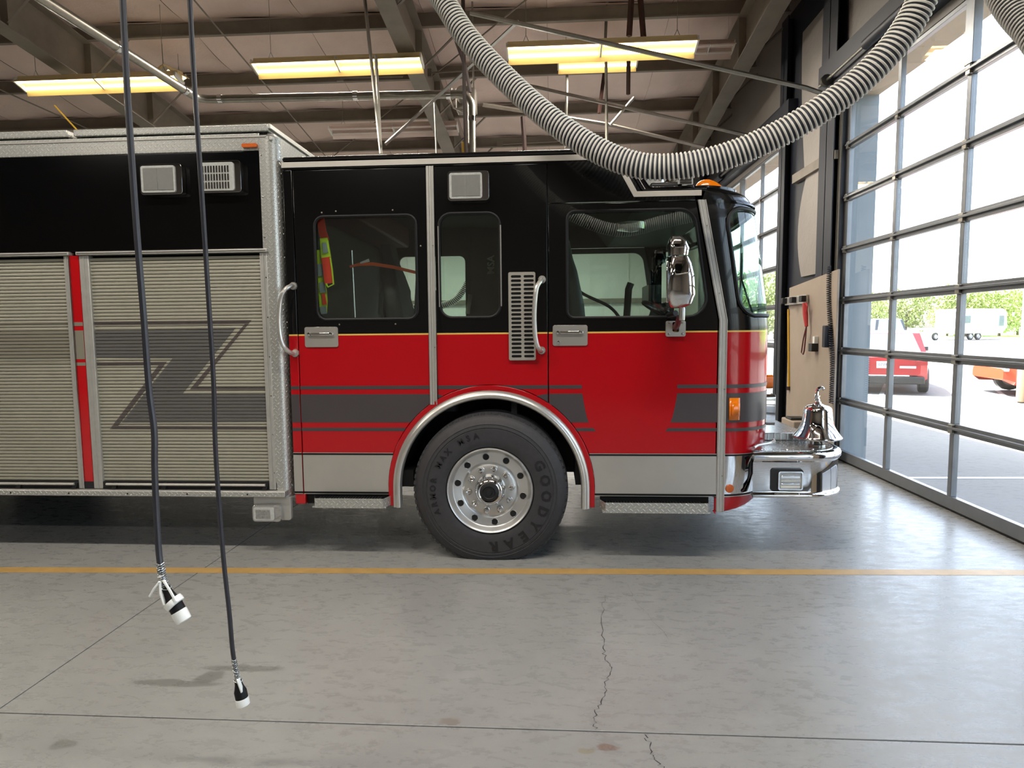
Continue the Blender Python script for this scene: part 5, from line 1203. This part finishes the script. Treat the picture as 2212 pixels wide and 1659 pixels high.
MB().lathe([(0, 0), (.08, .02), (.085, .1), (.085, .4), (.05, .5), (0, .52)], (-1.28, 5.35, 1.55), n=16).obj('air_cylinder', 'plastic', tr)
MB().tube([(-1.49, 4.75, 1.72), (-1.50, 4.75, 2.22)], .006, 6).obj('hanger_rod', 'steel', tr)
# partition between crew and front row, dark
MB().plate([(-.30, 1.0), (-.26, 1.0), (-.26, 1.72), (-.30, 1.72)], [], YS + .1, YF - .1).obj('partition', 'interior', tr)
MB().lathe([(0, .0), (.12, .0), (.11, .05), (0, .07)], (.62, 5.2, 2.45), (0, 0, -1), 20).obj('dome_lamp', 'lens', tr)

# rear body
RB = -2.03; XL = -8.6
def rb(name, x0, x1, y0, y1, z0, z1, mat, parent=None, **k): return MB().box(x0, x1, y0, y1, z0, z1).obj(name, mat, parent or tr, **k)
rb('body_core', XL, -1.98, YS + .06, YF - .02, .50, 2.98, 'under', smooth=False)
rb('upper_panel', XL, RB, YS + .004, YS + .06, 2.205, 2.872, 'black', bevel=.003)
rb('roof_band', XL, RB + .005, YS, YS + .06, 2.874, 2.99, 'tread', bevel=.004)
rb('drip_moulding', XL, -1.975, YS - .006, YS + .05, 2.962, 2.972, 'alu', bevel=.002)
xb = T(157, 300)[0]
for (x0, x1) in ((xb + .015, -1.955), (XL, xb - .03)):
    l = MB().box(x0, x1, YS - .012, YS + 1.2, 3.0, 3.048).obj('roof_hatch', 'tread', tr, bevel=.006); rb('hatch_frame', x0, x1 - .02, YS + .02, YS + 1.2, 2.985, 3.0, 'under', l)
rb('hatch_strut', xb - .05, xb + .05, YS + .1, YS + .2, 2.96, 3.0, 'darkrub')
g0 = on(150, 288, 1, YS + .2); MB().tube([(xb - .01, YS + .15, 3.02), on(118, 228, 1, YS + .5)], .006, 6).obj('hatch_stay_rod', 'yellow', tr)
rb('roof_plate', XL, -1.93, YS + .02, YF, 2.975, 2.99, 'alu', smooth=False)
rb('front_lid_lip', -1.955, -1.938, YS - .012, YF, 3.016, 3.048, 'alu', bevel=.003)
rb('front_gutter', -1.955, -1.935, YS - .004, YF, 2.940, 2.968, 'alu', bevel=.004)
# rounded tread plate corner post
rc = .085; rows = []
for z in (.42, 1.2, 2.0, 2.8, 2.97):
    rows.append([(RB, YS, z), (-1.90 - rc, YS, z)] + [(-1.90 - rc + rc * sin(radians(t)), YS + rc - rc * cos(radians(t)), z) for t in range(9, 91, 9)] + [(-1.90, YS + .4, z), (-1.90, YF, z)])
MB().grid(rows).obj('corner_post', 'tread', tr, ang=50, label='rounded tread plate corner of the rear body')
for k in range(9): MB().lathe([(0, -.004), (.006, -.003), (.007, 0)], (-2.015, YS, .6 + .28 * k), (0, 1, 0), 8).obj('rivet', 'chrome', tr)
rb('body_gap_shade', -1.90, -1.872, YS + .10, YF - .1, .5, 2.75, 'under', smooth=False)  # dark box standing in for the shade between body and cab
(a0, b0), (a1, b1) = T(525, 320), T(557, 311); MB().plate(rrect(a0, a1, b0, b1, .008), [], YS - .022, YS).obj('marker_lamp', 'amber2', tr, bevel=.006, label='dull orange marker lamp')
# roller shutters
SZ0, SZ1, NP = .533, 2.160, 66
pitch = (SZ1 - SZ0) / NP
def slat_mesh(x0, x1):
    h = pitch - .0032; mb = MB(); pr = [(0, .012), (0, .003), (.0015, .0), (.3 * h, -.0016), (.7 * h, -.0016), (h - .0015, .0), (h, .003), (h, .012)]
    mb.add([(x, y, z) for x in (x0, x1) for z, y in pr], [(i, i + 1, 9 + i, 8 + i) for i in range(7)] + [tuple(range(8)), tuple(range(15, 7, -1))])
    return mb.mesh('slat', 'satin', smooth=False)
def clipz(poly, z0, z1):
    for (zc, s) in ((z0, 1), (z1, -1)):
        out_ = []
        for i in range(len(poly)):
            p_, q_ = poly[i - 1], poly[i]; a_, b_ = s * (p_[1] - zc), s * (q_[1] - zc)
            if (a_ >= 0) != (b_ >= 0): t = a_ / (a_ - b_); out_.append((p_[0] + (q_[0] - p_[0]) * t, zc))
            if b_ >= 0: out_.append(q_)
        poly = out_
        if len(poly) < 3: return []
    return poly
YD = YS + .016
def shutter(x0, x1, xs0, xs1, decals, label=None):
    d = rb('roller_shutter', xs0, xs1, YD + .012, YD + .03, SZ0, SZ1, 'darkrub', smooth=False)
    if label: d['label'] = label
    me = slat_mesh(xs0, xs1)
    for k in range(NP):
        o = bpy.data.objects.new('slat', me); COL.objects.link(o); par(o, d); o.location = (0, YD, SZ0 + k * pitch)
    for (mat, polys) in decals:
        mb = MB()
        for poly in polys:
            for k in range(NP):
                z0 = SZ0 + k * pitch + .0012; q = clipz(poly, z0, z0 + pitch - .0056)
                if len(q) >= 3: mb.add([(x, YD - .0022, z) for x, z in q], [tuple(range(len(q)))])
        if mb.v: o = mb.obj('graphic', mat, d, smooth=False, fix=False)
    for (a_, b_) in ((x0, xs0), (xs1, x1)):
        rb('side_rail', a_, b_, YS - .002, YS + .05, .478, 2.175, 'alu', d, bevel=.003); rb('rail_lip', (a_ + b_) / 2 - .004, (a_ + b_) / 2 + .004, YS - .008, YS, .48, 2.172, 'alu', d)
    rb('drip_rail', x0 - .01, x1 + .01, YS - .022, YS + .04, 2.176, 2.200, 'alu', d, bevel=.004); rb('rail_groove', x0, x1, YS - .023, YS - .020, 2.185, 2.189, 'darkrub', d)
    # lift bar and its brackets
    MB().tube([(xs0 + .04, YS - .020, .515), (xs1 - .02, YS - .020, .515)], .0095, 8).obj('lift_bar', 'alu', d)
    n_ = 4
    for k in range(n_):
        x = xs0 + .07 + (xs1 - xs0 - .12) * k / (n_ - 1); MB().plate([(x, .478), (x + .035, .478), (x + .05, .525), (x + .02, .525)], [], YS - .016, YS + .016).obj('bar_bracket', 'plastic', d)
    rb('bottom_gasket', xs0, xs1, YS - .004, YS + .02, .478, .486, 'darkrub', d)
    return d
def cz(pts): return [T(x / 2.553, 500 + y / 2.553) for x, y in pts]
M_['zdark'] = pm('dark_vinyl', (84, 76, 74), .4, .1, .04); M_['zmid'] = pm('charcoal_vinyl', (92, 90, 88), .42, .1, .04)
M_['zpale'] = pm('grey_vinyl', (126, 122, 108), .42, .1, .04); M_['zlight'] = pm('light_vinyl', (184, 180, 166), .42, .2, .03)
polyA = [cz(p_) for p_ in ([(470, 498), (1383, 488), (1345, 510), (470, 518)], [(1383, 488), (1345, 510), (1040, 873), (1085, 856)], [(1085, 856), (1470, 856), (1470, 874), (1040, 874)],
         [(470, 722), (915, 718), (868, 738), (470, 742)], [(915, 718), (868, 738), (598, 1092), (645, 1073)], [(598, 1092), (645, 1074), (1480, 1077), (1480, 1095)])]
polyB = [cz(p_) for p_ in ([(470, 545), (1295, 532), (1159, 700), (470, 698)], [(945, 700), (1159, 700), (1002, 895), (790, 895)], [(790, 895), (1480, 895), (1480, 1052), (665, 1055)])]
xA0 = T(167, 800)[0] + .03
shutter(-3.388, -2.005, -3.318, -2.058, [('zdark', polyA), ('zmid', polyB)], 'right roller shutter with a grey zigzag stripe')
polyC = [[(-6, T(100, 702)[1]), (-3.5, T(100, 702)[1]), (-3.5, T(100, 696)[1]), (-6, T(100, 696)[1])], [(-6, T(60, 788)[1]), (-3.5, T(60, 788)[1]), (-3.5, T(60, 783)[1]), (-6, T(60, 783)[1])]]
polyD = [[(-6, T(60, 776)[1]), (-3.5, T(60, 776)[1]), (-3.5, T(60, 714)[1]), (-6, T(60, 714)[1])]]
shutter(-5.0, -3.462, -4.93, -3.505, [('zpale', polyC + polyD)], 'left roller shutter with level grey stripes')
shutter(-6.9, -5.5, -6.83, -5.56, [])
rb('divider_post', -3.458, -3.392, YS + .001, YS + .05, .478, 2.175, 'red', label='red post between the roller shutters')
for (ya, yb) in ((696, 704), (714, 776), (783, 790)): rb('stripe', -3.457, -3.393, YS - .0005, YS + .001, T(170, yb)[1], T(170, ya)[1], 'zpale')
rb('divider_edge', -3.466, -3.459, YS - .006, YS + .03, .478, 2.175, 'chrome')
# sill: tread plate rub rail
rail = rb('rub_rail', XL, -1.925, YS - .045, YS + .05, .432, .474, 'alu', bevel=.004); rb('rub_rail_plate', XL, -1.95, YS - .048, YS - .045, .438, .468, 'tread', rail)
for k in range(12): MB().lathe([(0, -.003), (.006, -.002), (.006, 0)], (-2.2 - .45 * k, YS - .048, .453), (0, 1, 0), 8).obj('bolt', 'darkrub', rail)
rb('sill_board', XL, -2.0, YS + .0, YS + .06, .474, .53, 'under', smooth=False)
# lower corner bracket with ground light
(a0, b0), (a1, b1) = T(551, 1122), T(629, 1080)
MB().plate(fillet([(a0, b0), (a1, b0), (a1, b1 + .02), (a0, b1 + .02)], [.005, .02, .004, .005], 3), [], YS - .008, YS + .02).obj('corner_bracket', 'alu', tr, bevel=.003)
scene_light(553, 1088, 612, 1122, led=True, name='ground_light')
# chassis seen under the truck
for y in (5.2, 6.1): rb('frame_rail', XL, 1.6, y - .05, y + .05, .62, .88, 'under')
rb('fuel_tank', -3.3, -1.95, YS + .14, YS + .75, .46, .85, 'under', bevel=.05); rb('fuel_tank', -5.0, -3.6, 6.2, 6.8, .50, .85, 'under', bevel=.05)
rb('engine', -.6, 1.0, 5.25, 6.05, .42, 1.0, 'under', bevel=.05); rb('front_axle', AX - .07, AX + .07, 4.7, 6.7, .42, .56, 'under', bevel=.02); rb('rear_axle', -5.7, -5.5, 4.7, 6.7, .4, .62, 'under', bevel=.04)
rb('cab_underside', -1.86, 1.32, YS + .62, YF - .05, .90, .95, 'under', smooth=False)
rb('inner_skirt', -1.86, AX - .70, YS + .035, YS + .05, .46, 1.0, 'under', smooth=False); rb('inner_skirt', AX + .70, 1.2, YS + .035, YS + .05, .46, 1.0, 'under', smooth=False)
rb('front_crossmember', 1.3, 1.42, YS + .1, YF - .1, .46, .9, 'under', smooth=False)

bk = MB().plate(rrect(on(1016, 600, 1, 4.95).x, on(1078, 600, 1, 4.95).x, 1.5, on(1050, 520, 1, 4.95).z, .05), [], 4.95, 5.05).obj('pack_bracket', 'interior', tr, bevel=.01)
MB().box(-.875, -.80, YF - .028, YF + .012, 1.08, 2.735).obj('door_post', 'interior', tr, smooth=False)
p = on(1061, 572, 1, 4.94)
text_mesh('MSA', .075, 'lettering', 'steelpaint', .001, bk, Matrix.Translation(p) @ Matrix(((1, 0, 0), (0, 0, -1), (0, 1, 0))).to_4x4() @ Matrix.Rotation(radians(90), 4, 'Z'), bold=.002)
a_, b_ = on(1016, 636, 1, 4.9), on(1010, 678, 1, 4.9); MB().tube([b_, a_], .018, 6).obj('harness_strap', 'steelpaint', tr)

# loose things in the cab
def ribbon(name, pts, w_, mat, parent, y):
    P_ = [Vector(on(a_, b_, 1, y)) for a_, b_ in pts]; mb = MB(); L = []
    for i, p_ in enumerate(P_):
        t = (P_[min(i + 1, len(P_) - 1)] - P_[max(i - 1, 0)]).normalized(); q = Vector((-t.z, 0, t.x)) * w_[i] / 2; L.append((p_ - q, p_ + q))
    for i in range(len(L) - 1):
        a_, b_, c_, d_ = L[i][0], L[i][1], L[i + 1][1], L[i + 1][0]; o_ = Vector((0, .012, 0)); mb.add([a_, b_, c_, d_, a_ + o_, b_ + o_, c_ + o_, d_ + o_], [(0, 1, 2, 3), (7, 6, 5, 4), (0, 4, 5, 1), (1, 5, 6, 2), (2, 6, 7, 3), (3, 7, 4, 0)])
    return mb.obj(name, mat, parent, smooth=False)
v0 = on(690, 478, 1, 4.52); vest = empty('safety_vest', v0, 'orange and yellow safety vest hanging behind the crew door window', 'vest')
ribbon('front_panel', [(692, 472), (696, 500), (702, 520)], [.05, .055, .06], 'hivor', vest, 4.52)
ribbon('reflective_band', [(699, 514), (704, 556)], [.055, .07], 'hivis', vest, 4.515); ribbon('reflective_tape', [(700, 524), (703, 546)], [.03, .035], 'refl', vest, 4.505)
ribbon('front_panel', [(703, 556), (707, 580), (711, 612)], [.06, .065, .065], 'hivor', vest, 4.51); ribbon('edge_piping', [(713, 556), (717, 582), (720, 614), (708, 620), (704, 612)], [.008] * 5, 'hivis', vest, 4.50)
ribbon('back_panel', [(692, 540), (694, 600), (698, 650), (698, 676)], [.05, .06, .06, .05], 'hivis', vest, 4.54); ribbon('reflective_tape', [(691, 570), (693, 596)], [.035, .04], 'refl', vest, 4.53)
ribbon('reflective_tape', [(695, 610), (697, 632)], [.04, .045], 'refl', vest, 4.53); ribbon('side_panel', [(698, 634), (701, 658)], [.02, .03], 'hivor', vest, 4.53); ribbon('reflective_tape', [(697, 662), (699, 678)], [.045, .04], 'refl', vest, 4.53)
os_ = empty('orange_strap', on(755, 576, 1, 4.72), 'orange strap stretched across the crew seats behind the glass', 'strap')
ribbon('webbing', [(755, 576), (775, 571), (805, 570), (850, 577), (900, 589)], [.014, .022, .024, .024, .022], 'orange', os_, 4.72); ribbon('paper_tag', [(778, 568), (797, 562)], [.01, .022], 'white', os_, 4.71)
